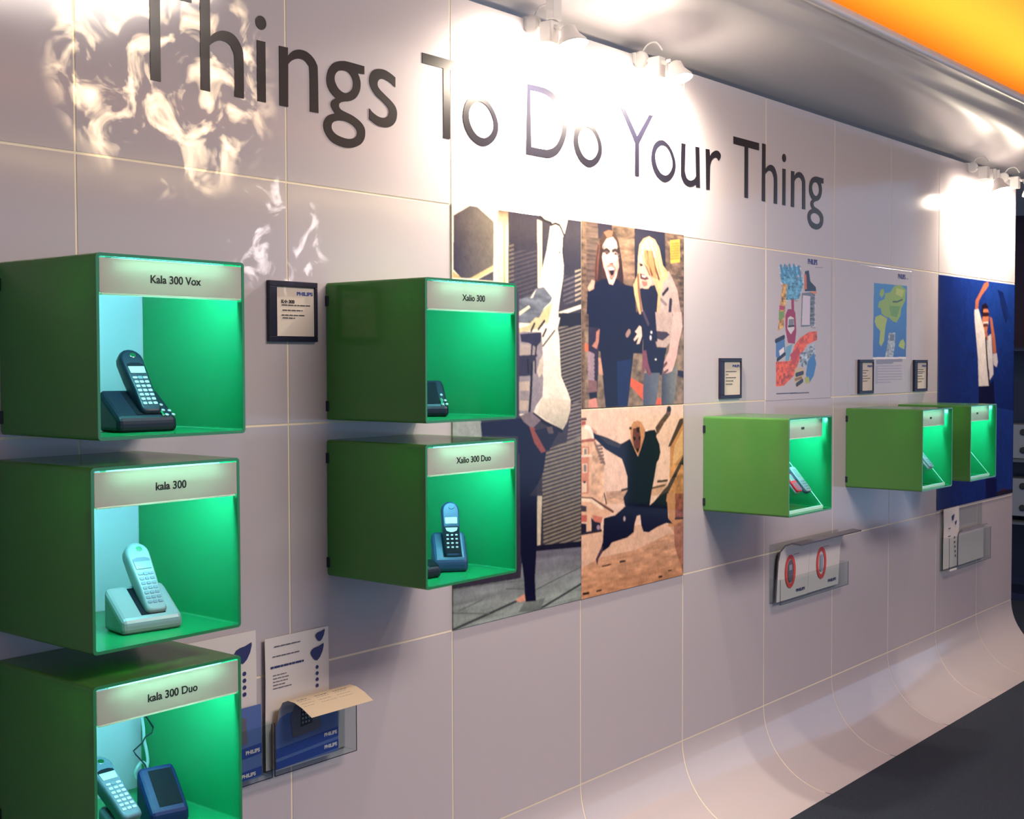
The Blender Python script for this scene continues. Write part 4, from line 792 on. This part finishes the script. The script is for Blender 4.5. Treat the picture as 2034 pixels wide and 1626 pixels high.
for k, lb, nm, sb in (('A', 'green display box named Kala 300 Vox, highest of the left stack of three', 'Kala 300 Vox', 0),
                      ('B', 'green display box named kala 300, middle of the left stack, silver phone inside', 'kala 300', 0),
                      ('D', 'green display box named kala 300 Duo, lowest of the left stack, cables inside', 'kala 300 Duo', 0),
                      ('F', 'green display box named Xalio 300, upper of the pair beside the handstand photo', 'Xalio 300', 0),
                      ('G', 'green display box named Xalio 300 Duo, lower of the pair beside the handstand photo', 'Xalio 300 Duo', 0),
                      ('H', 'green display box right of the jumping photo, silver mobile on a clear stand inside', 'xxx', .026),
                      ('I', 'green display box under the world map, white mobile on a clear stand inside', 'xxx', .026),
                      ('J', 'green display box in front of the blue photo panel, farthest along the wall', 'xxx', .026)):
    bx = make_box(*BOX[k], lb, None if nm == 'xxx' else nm, sb)
    if nm == 'xxx':
        h = [c for c in bx.children if c.name.startswith('header_strip')][0]
        lines('product_name', [(.145, BV-.045, .022)], M['print'], h, (0, -BD+sb-.0004, 0), h=.009, seed=3)
def inbox(k, lx, y, lz): return (BOX[k][0]+lx, y, BOX[k][1]-BV+BT+lz)

# ------------------------------------------------------------------ cordless phones
def houtline(L, wb, wt, rb=.010, n=9):
    o = []
    for q in range(4): a = R(180+90*q/3); o.append((-wb+rb+rb*math.cos(a), rb+rb*math.sin(a)))
    for q in range(4): a = R(270+90*q/3); o.append((wb-rb+rb*math.cos(a), rb+rb*math.sin(a)))
    o.append((wb*.98, L*.35)); o.append((wb*.5+wt*.5, L*.58))
    for q in range(n): a = R(180*q/(n-1)); o.append((wt*math.cos(a), L-wt*.95+wt*.95*math.sin(a)))
    o.append((-wb*.5-wt*.5, L*.58)); o.append((-wb*.98, L*.35))
    return o
def make_handset(label, loc, rot, body, keym, lcdm, L=.155, wb=.0225, wt=.026, style='kala', visor=None, cat='phone'):
    t = thing('cordless_handset', loc, label, cat, 'cordless handsets on show', rot)
    o = houtline(L, wb, wt); rings = []
    for y, s in ((.013, .80), (.0115, .92), (.007, .985), (-.004, 1.0), (-.009, .975), (-.0125, .90), (-.0138, .78)):
        rings.append([(x*s, y + (.004*math.sin(math.pi*z/L) if y > 0 else 0), L/2+(z-L/2)*(1-(1-s)*.42)) for x, z in o])
    MB().rings(rings).build('body', body, t)
    yf = -.0136
    def plate(name, pts, mt, y=yf, th=.0014, par=t):
        return MB().prism(pts, y-th, y+.004, 0).build(name, mt, par, bevel=.0004)
    visor = visor or M['blk2']
    plate('earpiece', [(.007*math.cos(2*math.pi*q/14)+.003, L*.885+.006*math.sin(2*math.pi*q/14)) for q in range(14)], M['chrome'] if style == 'kala' else M['navy'])
    if style == 'kala':
        plate('visor', [(-.0185, L*.705), (.0185, L*.705), (.0175, L*.745), (.008, L*.765), (-.008, L*.765), (-.0175, L*.745)], visor)
        plate('display', [(-.0165, L*.60), (.0165, L*.60), (.018, L*.705), (-.018, L*.705)], lcdm, y=yf-.0004)
        plate('function_key', rrect(-.0165, L*.515, -.006, L*.548, .002), keym); plate('function_key', rrect(-.0055, L*.508, .0055, L*.555, .003), M['key2']); plate('function_key', rrect(.006, L*.515, .0165, L*.548, .002), keym)
        for r_ in range(6):
            for c in range(3):
                zc = L*(.465-.066*r_); xc = (-.0115, 0, .0115)[c]
                plate('key', rrect(xc-.0046, zc-.0032, xc+.0046, zc+.0032, .0022), keym)
    else:
        plate('display_surround', rrect(-.019, L*.55, .019, L*.74, .004), M['navy'], th=.0008)
        plate('display', rrect(-.0155, L*.585, .0155, L*.70, .002), lcdm, y=yf-.0008)
        plate('keypad_panel', rrect(-.0195, L*.06, .0195, L*.54, .003), M['blk2'], th=.001)
        plate('navigation_key', [(-.016, L*.515), (.016, L*.515), (.013, L*.46), (.004, L*.435), (-.004, L*.435), (-.013, L*.46)], M['key'], y=yf-.0008)
        for r_ in range(4):
            for c in range(3):
                zc = L*(.385-.072*r_); xc = (-.0115, 0, .0115)[c]
                plate('key', rrect(xc-.0032, zc-.0022, xc+.0032, zc+.0022, .0016), keym, y=yf-.0006)
    return t
def make_base(label, loc, yaw, body, w=.126, d=.105, hf=.027, hb=.090, keys=True, slot=.052, keym=None, cat='phone base', grp='phone bases and chargers', bev=.010):
    t = thing('phone_base', loc, label, cat, grp, (0, 0, R(-yaw)))
    m = MB(); pr = [(0, 0), (0, hf), (d, hb), (d, 0)]
    vs = [(0, y, z) for y, z in pr] + [(w, y, z) for y, z in pr]; n = len(pr)
    m.add(vs, [list(range(n)), list(range(2*n-1, n-1, -1))] + [(i, (i+1) % n, (i+1) % n+n, i+n) for i in range(n)])
    m.build('housing', body, t, bevel=bev, seg=3, ang=14)
    be = math.atan2(hb-hf, d)
    S = Matrix.Translation((0, 0, hf)) @ Matrix.Rotation(be, 4, 'X')
    sl = math.hypot(hb-hf, d)
    MB().box((w/2-slot/2+.006, sl*.12, .0002), (w/2+slot/2+.006, sl*.88, .0008), M=S).build('handset_well', M['blk2'], t, bevel=.0004)
    if keys:
        for a, b_ in ((.86, .42), (.83, .24), (.93, .22), (.84, .09), (.95, .09)):
            MB().lathe([(.004, 0), (.004, .002), (.002, .0028)], n=10, M=S @ Matrix.Translation((w*a, sl*b_, 0))).build('base_key', keym or M['key'], t)
        MB().box((w/2+slot/2+.007, sl*.06, .0), (w/2+slot/2+.013, sl*.30, .003), M=S).build('charge_clip', M['chrome'], t, bevel=.001)
    return t
def set_phone(k, fx, fy, yaw, body, keym, lcdm, lb_base, lb_set, style='kala', tilt=36, visor=None, w=.126, d=.105, hf=.027, hb=.09, L=.155, sy=.028, keys=True, wt=.026, wb=.0225, slot=.052, dx=0.0):
    if lb_base: make_base(lb_base, inbox(k, fx, fy, 0), yaw, body, w, d, hf, hb, keys, keym=keym, slot=slot)
    c, s = math.cos(R(yaw)), math.sin(R(yaw))
    ox, oy = w/2+.006+dx, sy
    p = inbox(k, fx + ox*c + oy*s, fy - ox*s + oy*c, hf + .004)
    if lb_set: make_handset(lb_set, p, (R(-tilt), 0, R(-yaw)), body, keym, lcdm, style=style, visor=visor, L=L, wb=wb, wt=wt)
KW = dict(dx=.008, tilt=38, w=.130, d=.085, hf=.027, hb=.085, L=.163, sy=.016)
set_phone('A', .112, -.240, 6, M['blk'], M['key'], M['lcd'], 'black phone base with side keys in the Kala 300 Vox box', 'black cordless handset with pale keys standing in the Kala 300 Vox box', **KW)
set_phone('B', .117, -.262, 8, M['slv'], M['key2'], M['lcd2'], 'silver phone base in the middle box of the left stack', 'silver cordless handset standing in the middle box of the left stack', visor=M['slv2'], keys=False, **KW)
make_base('narrow grey phone stand at the left of the lowest left box', inbox('D', .098, -.280, 0), 0, M['slv2'], .056, .085, .022, .060, False, .040)
make_handset('grey blue cordless handset leaning far back at the left of the lowest left box', inbox('D', .128, -.272, .040), (R(-55), 0, 0), M['slv2'], M['key'], M['lcd'], L=.165)
make_base('empty royal blue handset charger beside cables in the lowest left box', inbox('D', .186, -.250, 0), 14, M['navy2'], .082, .085, .030, .105, False, .050)
set_phone('G', .170, -.210, 40, M['navy'], M['key'], M['lcd'], 'slate blue phone base in the Xalio 300 Duo box', 'slate blue cordless handset with lit display in the Xalio 300 Duo box', style='xalio', tilt=24, w=.090, d=.066, hf=.030, hb=.100, L=.150, sy=.016, keys=False, wt=.0235, wb=.0215, slot=.048)
make_base('small dark charger peeking out at the left edge in the Xalio 300 Duo box', inbox('G', .085, -.262, 0), 10, M['blk'], .052, .045, .028, .042, False, .030)
make_base('dark phone base half hidden in the Xalio 300 box', inbox('F', .135, -.165, 0), 35, M['blk'], .100, .075, .025, .095, True, .045)
# cables hanging in the lowest left box
c0 = inbox('D', 0, 0, -BT)
def pt(p): return (c0[0]+p[0], p[1], c0[2]+p[2])
def smooth_path(P, k=6):
    P = [Vector(p) for p in P]; o = []
    for i in range(len(P)-1):
        a, b_, c, d = P[max(i-1, 0)], P[i], P[i+1], P[min(i+2, len(P)-1)]
        for q in range(k):
            t = q/k; o.append(.5*((2*b_)+(c-a)*t+(2*a-5*b_+4*c-d)*t*t+(3*b_-a-3*c+d)*t**3))
    return o + [P[-1]]
w_ = [(.299, -.06, .183), (.310, -.06, .174), (.326, -.06, .149), (.322, -.06, .138), (.309, -.055, .131), (.298, -.06, .122), (.272, -.065, .111), (.274, -.07, .104), (.294, -.075, .078), (.300, -.09, .03), (.285, -.12, .010), (.255, -.15, .0085)]
t = MB().tube([pt(p) for p in w_], .0016, n=6).build('cable', M['wire'])
tag(t, 'thin black cable hanging in a zigzag at the back of the lowest left box', 'cable')
g_ = [(.304, -.05, .178), (.308, -.05, .15), (.308, -.052, .125), (.312, -.054, .102), (.314, -.056, .077), (.308, -.058, .062)]
ring = [(.294+.0165*math.cos(a), -.06+.004*math.sin(a*2), .062+.0175*math.sin(a)) for a in [2*math.pi*q/18+.2 for q in range(20)]]
t = MB().tube(smooth_path([pt(p) for p in g_]), .0036, n=8).tube([pt(p) for p in ring], .0034, n=8).build('cable', M['cable'])
tag(t, 'pale grey cable ending in a coiled loop in the lowest left box', 'cable')

# ------------------------------------------------------------------ clear stands and mobiles in the three far boxes
SA = math.atan2(.173, .150)
def stand(k, label):
    t = thing('acrylic_stand', inbox(k, 0, -.320, 0), label, 'display stand', 'clear acrylic stands in the far boxes')
    S = Matrix.Translation((0, 0, .004)) @ Matrix.Rotation(SA, 4, 'X')
    MB().box((.020, .002, 0), (.309, .228, .004), M=S).build('sloping_plate', M['acryl'], t)
    MB().box((.020, -.004, 0), (.309, .004, .012)).build('front_lip', M['rim2'], t, bevel=.001)
    MB().box((.305, .006, .0041), (.309, .226, .0048), M=S).build('polished_edge', M['rim2'], t)
    MB().box((.020, .140, 0), (.309, .144, .150)).build('back_leg', M['acryl'], t)
    return t
def mobile(k, lx, s, label, body, side, lcd_, L=.105, w=.044, th=.017, tilt=0, keys=True, cat='mobile phone'):
    S = Matrix.Translation(inbox(k, 0, -.320, .004)) @ Matrix.Rotation(SA, 4, 'X') @ Matrix.Translation((lx, s, .0046)) @ Matrix.Rotation(R(tilt), 4, 'Z')
    t = thing('mobile_phone', (0, 0, 0), label, cat, 'mobiles lying on the clear stands'); t.matrix_world = S
    def rr(x0, y0, x1, y1, r, z): return [(x, y, z) for x, y in rrect(x0, y0, x1, y1, r)]
    def body_(z0, z1, inset, mt, nm):
        rings = [rr(-w/2+i_, i_, w/2-i_, L-i_, .010-i_*.5, z) for z, i_ in ((z0, inset+.002), (z0+.002, inset), (z1-.002, inset), (z1, inset+.002))]
        return MB().rings(rings).build(nm, mt, t)
    body_(0, th*.5, 0, side, 'back_shell'); body_(th*.48, th, .001, body, 'front_shell')
    MB().rings([rr(-w*.36, L*.56, w*.36, L*.88, .003, th-.001), rr(-w*.36, L*.56, w*.36, L*.88, .003, th+.0006)]).build('display', lcd_, t)
    if keys:
        for r_ in range(4):
            for c in range(3):
                x, y = (-.012+.012*c), L*(.10+.10*r_)
                MB().rings([rr(x-.0042, y-.003, x+.0042, y+.003, .002, th-.001), rr(x-.0042, y-.003, x+.0042, y+.003, .002, th+.0009)]).build('key', M['key2'], t)
    return t
M['rim2'] = mat('bright_acrylic_edge', (.55, .90, .78), .15)
stand('H', 'clear acrylic stand in the box right of the jumping photo')
stand('I', 'clear acrylic stand in the box under the world map')
stand('J', 'clear acrylic stand in the farthest box by the blue photo panel')
mobile('H', .262, .062, 'silver blue mobile on the clear stand right of the jumping photo', M['slv'], M['navy'], M['lcd2'], L=.115, w=.042)
mobile('H', .195, .068, 'red and silver mobile beside the silver blue one, half hidden by the box side', M['red'], M['slv'], M['lcd2'], L=.085, w=.044)
mobile('I', .262, .078, 'white mobile on the clear stand under the world map', M['slv'], M['slv'], M['lcd2'], L=.100, w=.040, th=.022)
mobile('J', .158, .085, 'dark mobile barely showing in the farthest green box', M['blk'], M['blk'], M['lcd2'], L=.095, w=.042)

# ------------------------------------------------------------------ leaflet holders and leaflets
def holder(x, z, w, hb, hf, d, label):
    t = thing('leaflet_holder', (x, 0, z), label, 'leaflet holder', 'clear leaflet holders on the wall')
    MB().box((0, -.003, 0), (w, -.0005, hb)).build('back_plate', M['acryl'], t)
    MB().box((0, -d, 0), (w, -d+.003, hf)).box((0, -d+.003, 0), (.003, -.003, hf)).box((w-.003, -d+.003, 0), (w, -.003, hf)).box((.003, -d+.003, 0), (w-.003, -.003, .003)).build('front_pocket', M['acryl'], t)
    e = MB().box((w-.0012, -d-.0004, 0), (w+.0004, -d+.001, hf)).box((0, -d-.0004, -.0004), (w, -d+.001, .0012)).box((-.0006, -d-.0004, 0), (.001, -d+.001, hf))
    e.build('dark_cut_edge', M['frame'], t)
    return t
def bent_sheet(name, prof, x0, x1, mats, parent, skew=0.0, th=.0007, top_round=0.0, nx=6):
    # prof: (y, z) from the foot up; a thin double-sided sheet, front and back may differ in colour
    n = len(prof); P = []
    for k in range(n):
        a = Vector(prof[max(k-1, 0)]); c = Vector(prof[min(k+1, n-1)]); t = (c-a).normalized(); nr = Vector((-t.y, t.x))
        P.append((Vector(prof[k]), nr))
    b = MB(); F = []; K = []
    for k, (p, nr) in enumerate(P):
        for i in range(nx+1):
            u = i/nx; x = x0+(x1-x0)*u + skew*k/(n-1)
            F.append((x, p.x, p.y)); K.append((x, p.x-nr.x*th, p.y-nr.y*th))
    def fc(m): return [(k*m+i, k*m+i+1, (k+1)*m+i+1, (k+1)*m+i) for k in range(n-1) for i in range(nx)]
    m = nx+1
    b.add(F, fc(m), 0, True); b.add(K, [tuple(reversed(f)) for f in fc(m)], 1, True)
    rim = [i for i in range(nx+1)] + [k*m+nx for k in range(1, n)] + [(n-1)*m+i for i in range(nx-1, -1, -1)] + [k*m for k in range(n-2, 0, -1)]
    vs = [F[i] for i in rim] + [K[i] for i in rim]; q = len(rim)
    b.add(vs, [(i, (i+1) % q, (i+1) % q+q, i+q) for i in range(q)], 1)
    return b.build(name, mats, parent)
def patch(name, pts, y, mt, parent): return MB().prism(pts, y-.0005, y).build(name, mt, parent)
def emblem(cx, cz, s, y, parent, name='emblem'):
    o = [(-.30, .55), (.25, .62), (.95, .85), (.98, .60), (.80, .0), (.45, -.55), (.05, -.85), (-.35, -.70), (-.75, -.2), (-.85, .15), (-.65, .42)]
    return patch(name, [(cx+a*s, cz+b_*s) for a, b_ in o], y, M['navyprint'], parent)

# -- holder between the lowest left box and the pair (leaflet folded forward)
holder(.495, .655, .270, .145, .130, .046, 'clear leaflet holder with a leaflet drooping forward, right of the left boxes')
lf = thing('leaflet', (0, 0, .660), 'white leaflet with blue emblem standing upright behind the drooping leaflet', 'leaflet', 'leaflets in the left holders')
bent_sheet('sheet', [(-.010, 0), (-.010, .12), (-.012, .22), (-.010, .322)], .497, .703, [M['paper'], M['paper']], lf)
emblem(.672, .303, .017, -.0125, lf); emblem(.661, .262, .024, -.0128, lf)
for i in range(4): patch('dot', arc(.662, .225-.0155*i, .0048, 10), -.0128, M['navyprint'], lf)
for q_, row in enumerate(((.525, .298, .085), (.520, .274, .085))): lines('print_line', [row], M['lgrey'], lf, (0, -.0124, 0), h=.0026, seed=20+q_)
lines('print_lines', [(.520, .228, .042), (.520, .220, .050), (.520, .212, .046), (.520, .204, .040), (.520, .196, .058)], M['lgrey'], lf, (0, -.0124, 0), h=.0022, seed=7)
lines('heading', [(.513, .247, .105)], M['navyprint'], lf, (0, -.0126, 0), h=.005, seed=8)
lf2 = thing('leaflet', (0, 0, .660), 'leaflet folded forward over a clear holder, cream underside and blue front', 'leaflet', 'leaflets in the left holders')
pr = [(-.028, 0), (-.028, .06), (-.029, .12), (-.031, .150), (-.038, .166), (-.052, .172), (-.072, .169), (-.095, .158), (-.122, .140)]
bent_sheet('sheet', pr, .510, .715, [M['blue3'], M['cream']], lf2, skew=.035)
yb = -.0295
patch('blue_field', [(.512, .005), (.716, .005), (.716, .11), (.705, .128), (.66, .138), (.56, .138), (.525, .128), (.512, .11)], yb, M['blue1'], lf2)
patch('colour_band', [(.512, .030), (.716, .042), (.716, .066), (.512, .054)], yb-.0006, M['blue2'], lf2)
patch('colour_band', [(.512, .004), (.716, .012), (.716, .034), (.512, .022)], yb-.0008, M['blue2'], lf2)
ph = patch('phone_picture', [(.565, .070), (.650, .076), (.660, .085), (.650, .115), (.615, .155), (.575, .158), (.558, .120)], yb-.0010, M['lgrey'], lf2)
patch('keypad_picture', [(.590, .092), (.628, .095), (.622, .140), (.592, .138)], yb-.0016, M['print'], ph)
for r_ in range(4):
    for c in range(3): patch('key_picture', arc(.597+.010*c, .102+.010*r_, .0028, 8), yb-.0022, M['blue3'], ph)
text('PHILIPS', .012, 'logo', M['paper'], lf2, (.668, yb-.0012, .050), width=.042, bold=.0005)
text('PHILIPS', .012, 'logo', M['paper'], lf2, (.668, yb-.0014, .019), width=.042, bold=.0005)
# print on the folded underside
sl = Matrix.Translation((.545, -.0955, .1592)) @ Matrix.Rotation(math.atan2(-.018, -.027) , 4, 'X')
tb = MB()
r2 = random.Random(11)
for row in range(6):
    yy = -.064 - .0088*row
    zz_ = np.interp(-yy, [.052, .072, .095, .122], [.172, .169, .158, .140]) + .0008
    z2 = np.interp(-(yy-.0028), [.052, .072, .095, .122], [.172, .169, .158, .140]) + .0008
    for xs, L_ in ((.548, .040), (.605, .045), (.665, .050)):
        if row == 5: L_ += .008
        e = xs+L_*r2.uniform(.7, 1); x = xs
        while x < e:
            wq = r2.uniform(.005, .012)
            tb.add([(x, yy, zz_), (x+wq, yy, zz_), (x+wq, yy-.0026, z2), (x, yy-.0026, z2)], [(0, 1, 2, 3)]); x += wq+.002
tb.build('print_lines', M['lgrey'], lf2)

# -- holder behind the lowest left box
holder(.255, .655, .232, .145, .130, .046, 'clear leaflet holder half hidden behind the lowest left box')
lf3 = thing('leaflet', (0, 0, .660), 'white leaflet with blue emblem rising between the two lower left boxes', 'leaflet', 'leaflets in the left holders')
bent_sheet('sheet', [(-.012, 0), (-.012, .12), (-.014, .24), (-.012, .350)], .262, .468, [M['paper'], M['paper']], lf3)
emblem(.426, .300, .028, -.0148, lf3)
for i in range(4): patch('dot', arc(.431, .252-.0165*i, .0052, 10), -.0148, M['navyprint'], lf3)
lines('print_lines', [(.280, .310, .06), (.330, .290, .05)], M['lgrey'], lf3, (0, -.0142, 0), h=.003, seed=9)
lf4 = thing('leaflet', (0, 0, .660), 'blue fronted leaflet in the holder tucked behind the lowest left box', 'leaflet', 'leaflets in the left holders')
bent_sheet('sheet', [(-.030, 0), (-.030, .06), (-.031, .12), (-.029, .175)], .262, .468, [M['blue1'], M['blue1']], lf4)
patch('colour_band', [(.264, .045), (.467, .058), (.467, .082), (.264, .069)], -.0315, M['blue2'], lf4)
patch('colour_band', [(.264, -.004), (.467, .006), (.467, .026), (.264, .016)], -.0315, M['blue2'], lf4)
text('PHILIPS', .012, 'logo', M['paper'], lf4, (.418, -.0325, .063), width=.042, bold=.0005); text('PHILIPS', .012, 'logo', M['paper'], lf4, (.405, -.0325, .009), width=.042, bold=.0005)
patch('phone_picture', [(.36, .085), (.425, .09), (.42, .15), (.38, .16)], -.0318, M['lgrey'], lf4)

# -- wide holder below the first far box: two curled magazines
holder(3.055, .690, .62, .235, .10, .050, 'wide clear leaflet holder under the box right of the jumping photo')
def magazine(x0, x1, z0, label, filled_ring, y0):
    t = thing('magazine', (0, 0, z0), label, 'magazine', 'curled magazines in the wide holder')
    pr = [(y0, 0), (y0, .08), (y0-.001, .16), (y0-.006, .198), (y0-.022, .222), (y0-.046, .232), (y0-.082, .228)]
    bent_sheet('cover', pr, x0, x1, [M['paper'], M['lgrey']], t, skew=.05, th=.006)
    yk = y0-.003
    cx = x0 + (x1-x0)*.42; cz = .112
    o = [(cx+.046*math.cos(2*math.pi*q/28), cz+.068*math.sin(2*math.pi*q/28)) for q in range(28)]; i_ = [(cx+.028*math.cos(2*math.pi*q/28), cz+.050*math.sin(2*math.pi*q/28)) for q in range(28)]
    b = MB(); n = 28
    vs = [(x, yk-.0004, z) for x, z in o] + [(x, yk-.0004, z) for x, z in i_]
    b.add(vs, [(q, (q+1) % n, n+(q+1) % n, n+q) for q in range(n)]); b.build('red_ring', M['ring'], t)
    core = [(cx+.022*math.cos(2*math.pi*q/28), cz+.046*math.sin(2*math.pi*q/28)) for q in range(28)]
    if filled_ring:
        c = patch('phone_picture', core, yk-.0004, M['lgrey'], t); patch('screen_picture', rrect(cx-.012, cz+.004, cx+.012, cz+.026, .003), yk-.001, M['blue3'], c)
    else: patch('phone_picture', rrect(cx-.014, cz-.036, cx+.014, cz+.036, .01), yk-.0004, M['blue3'], t)
    text('PHILIPS', .016, 'logo', M['navyprint'], t, (x1-.105, yk-.0006, .022), width=.075, bold=.0006)
    lines('print_lines', [(x0+.12, .186, .06), (x0+.14, .176, .05)], M['lgrey'], t, (0, yk+.0002, 0), h=.004, seed=4)
    return t
magazine(3.075, 3.345, .694, 'curled magazine with a dark red ring picture, left in the wide holder', True, -.022)
magazine(3.350, 3.640, .694, 'curled magazine with an open red ring picture, right in the wide holder', False, -.020)
# -- last holder under the blue photo
holder(4.850, .592, .600, .300, .170, .050, 'clear leaflet holder below the blue photo panel')
lf5 = thing('leaflet', (0, 0, .597), 'tall white leaflet in the holder below the blue photo panel', 'leaflet', 'leaflets in the far holder')
bent_sheet('sheet', [(-.012, 0), (-.012, .12), (-.014, .22), (-.012, .305)], 4.868, 5.080, [M['paper'], M['paper']], lf5)
emblem(4.99, .255, .02, -.0148, lf5); emblem(5.03, .225, .014, -.0148, lf5); lines('print_lines', [(4.93, .20, .03), (4.93, .16, .03)], M['lgrey'], lf5, (0, -.0142, 0), h=.006, seed=3)
lf6 = thing('leaflet', (0, 0, .597), 'short grey leaflet with dark top edge right of the tall white leaflet', 'leaflet', 'leaflets in the far holder')
bent_sheet('sheet', [(-.018, 0), (-.018, .10), (-.019, .155), (-.024, .172), (-.040, .180)], 5.06, 5.43, [M['paper'], M['lgrey']], lf6, th=.005)
for i in range(5): patch('dot', arc(5.015+.004*i, .150-.024*i, .007, 8), -.0150, M['lgrey'], lf5)
MB().box((4.850, -.052, -.004), (4.95, -.047, .004)).build('bright_end', M['paper'], lf5)

# ------------------------------------------------------------------ spotlights clipped to the top of the wall
def spotlight(x, label, energy, post=False, drop=.20, out=.135):
    t = thing('spotlight', (x, 0, 2.673), label, 'spotlight', 'white spotlights along the wall top')
    MB().box((-.018, -.010, -.030), (.018, .060, .006)).build('clamp', M['white'], t, bevel=.003)
    My = Matrix.Translation((-.004, -.022, -.018)) @ Matrix.Rotation(R(90), 4, 'Y')
    MB().lathe([(.020, -.012), (.027, -.008), (.027, .008), (.020, .012)], n=24, M=My).build('pivot_disc', M['white'], t)
    MB().tube(smooth_path([(0, -.02, -.005), (0, -.045, .026), (0, -.08, .030), (0, -.105, .0)]), .003, n=8).build('cable_loop', M['white'], t)
    MB().tube([(0, -.03, -.018), (0, -out+.01, -.045)], .008, n=10).build('arm', M['white'], t)
    MB().box((-.020, -.105, -.085), (.020, -.060, -.020)).build('transformer_body', M['white'], t, bevel=.004)
    if post: MB().box((-.020, -.115, -.02), (.020, -.085, .150)).build('hanging_post', M['white'], t, bevel=.003)
    H = Matrix.Translation((0, -out-.01, -drop+.10)) @ Matrix.Rotation(R(-16), 4, 'X')
    hd = MB().lathe([(.012, -.02), (.022, -.026), (.028, -.05), (.046, -.074), (.048, -.082), (.044, -.082), (.026, -.055), (.012, -.03)], n=24, M=H).build('lamp_head', M['white'], t)
    MB().lathe([(.041, -.081), (.042, -.079), (.042, -.074), (.03, -.070)], n=24, M=H).build('bulb', M['bulb'], hd)
    for k in (-1, 1):
        MB().box((k*.026-.002, -out-.018, -drop+.075), (k*.026+.002, -out-.002, -.04)).build('yoke', M['white'], t)
    l = lamp('spot_lamp', 'POINT', (x, -out-.035, 2.673-drop-.012), energy*.09, (1.0, .84, .64), shadow_soft_size=.03)
    lamp('spot_lamp', 'SPOT', (x, -out-.03, 2.673-drop-.012), energy, (1.0, .84, .64), spot_size=R(160), spot_blend=.5, shadow_soft_size=.03, aim=(x, .0, 2.673-drop-.12))
    return t
spotlight(1.530, 'white spotlight over the capital D, hanging from a vertical post', 75, True, .125)
spotlight(2.110, 'white spotlight over the word Your, nearest to the post spotlight', 75, False, .125)
spotlight(5.200, 'white spotlight at the far end of the wall, left of the last two', 42, False, .17)
spotlight(5.680, 'white spotlight over the far right corner of the wall', 42, False, .14)

# patterned spots, added unseen to imitate rippled light on the upper left tiles
def gobo_spot(loc, aim, en, size, scale, col, lo, hi):
    gl = lamp('gobo_light', 'SPOT', loc, en, col, spot_size=R(size), spot_blend=.55, shadow_soft_size=0.0, aim=aim)
    gl.data.use_nodes = True; nt = gl.data.node_tree; em = nt.nodes['Emission']
    tc = nt.nodes.new('ShaderNodeTexCoord'); ns = nt.nodes.new('ShaderNodeTexNoise'); ns.inputs['Scale'].default_value = scale; ns.inputs['Detail'].default_value = 4; ns.inputs['Distortion'].default_value = 1.0
    rp = nt.nodes.new('ShaderNodeValToRGB'); rp.color_ramp.elements[0].position = lo; rp.color_ramp.elements[0].color = (0, 0, 0, 1); rp.color_ramp.elements[1].position = hi; rp.color_ramp.elements[1].color = (1, 1, 1, 1)
    nt.links.new(tc.outputs['Normal'], ns.inputs['Vector']); nt.links.new(ns.outputs['Fac'], rp.inputs['Fac']); nt.links.new(rp.outputs[0], em.inputs['Strength'])
gobo_spot((-.6, -2.6, 2.55), (.235, 0, 2.31), 1150, 13.0, 30, (1.0, .78, .44), .49, .68)
gobo_spot((-.2, -2.6, 2.30), (.56, 0, 1.95), 380, 7.0, 34, (1.0, .92, .84), .54, .64)

# ------------------------------------------------------------------ hi-fi shelves in the gloom past the end of the wall
t = thing('hifi_cabinet', (7.5, .20, 0), 'dark blue cabinet with hi-fi units past the far end of the wall', 'cabinet')
MB().box((.02, 0, 0), (.42, 1.0, .05)).box((.02, 0, .05), (.42, .02, 1.75)).box((.02, .98, .05), (.42, 1.0, 1.75)).box((.40, .02, .05), (.42, .98, 1.75)).build('carcass', M['shelf'], t)
for z in (.54, .97, 1.73): MB().box((.0, 0, z-.012), (.40, 1.0, z+.006)).build('shelf', M['slv2'] if z < 1 else M['shelf'], t)
for z, h in ((.978, .235), (.58, .26)):
    u = thing('hifi_unit', (7.56, .25, z), 'grey hi-fi unit on the ' + ('upper' if z > .9 else 'lower') + ' visible shelf of the dark cabinet', 'hi-fi', 'hi-fi units in the dark cabinet')
    MB().box((0, 0, 0), (.25, .42, h)).build('case', M['radio'], u, bevel=.005)
    for dz in (.06, h-.05): MB().lathe([(.022, 0), (.022, .012), (.016, .016)], n=14, M=Matrix.Translation((0, .205, dz)) @ Matrix.Rotation(R(-90), 4, 'Y')).build('speaker_cone', M['print'], u)
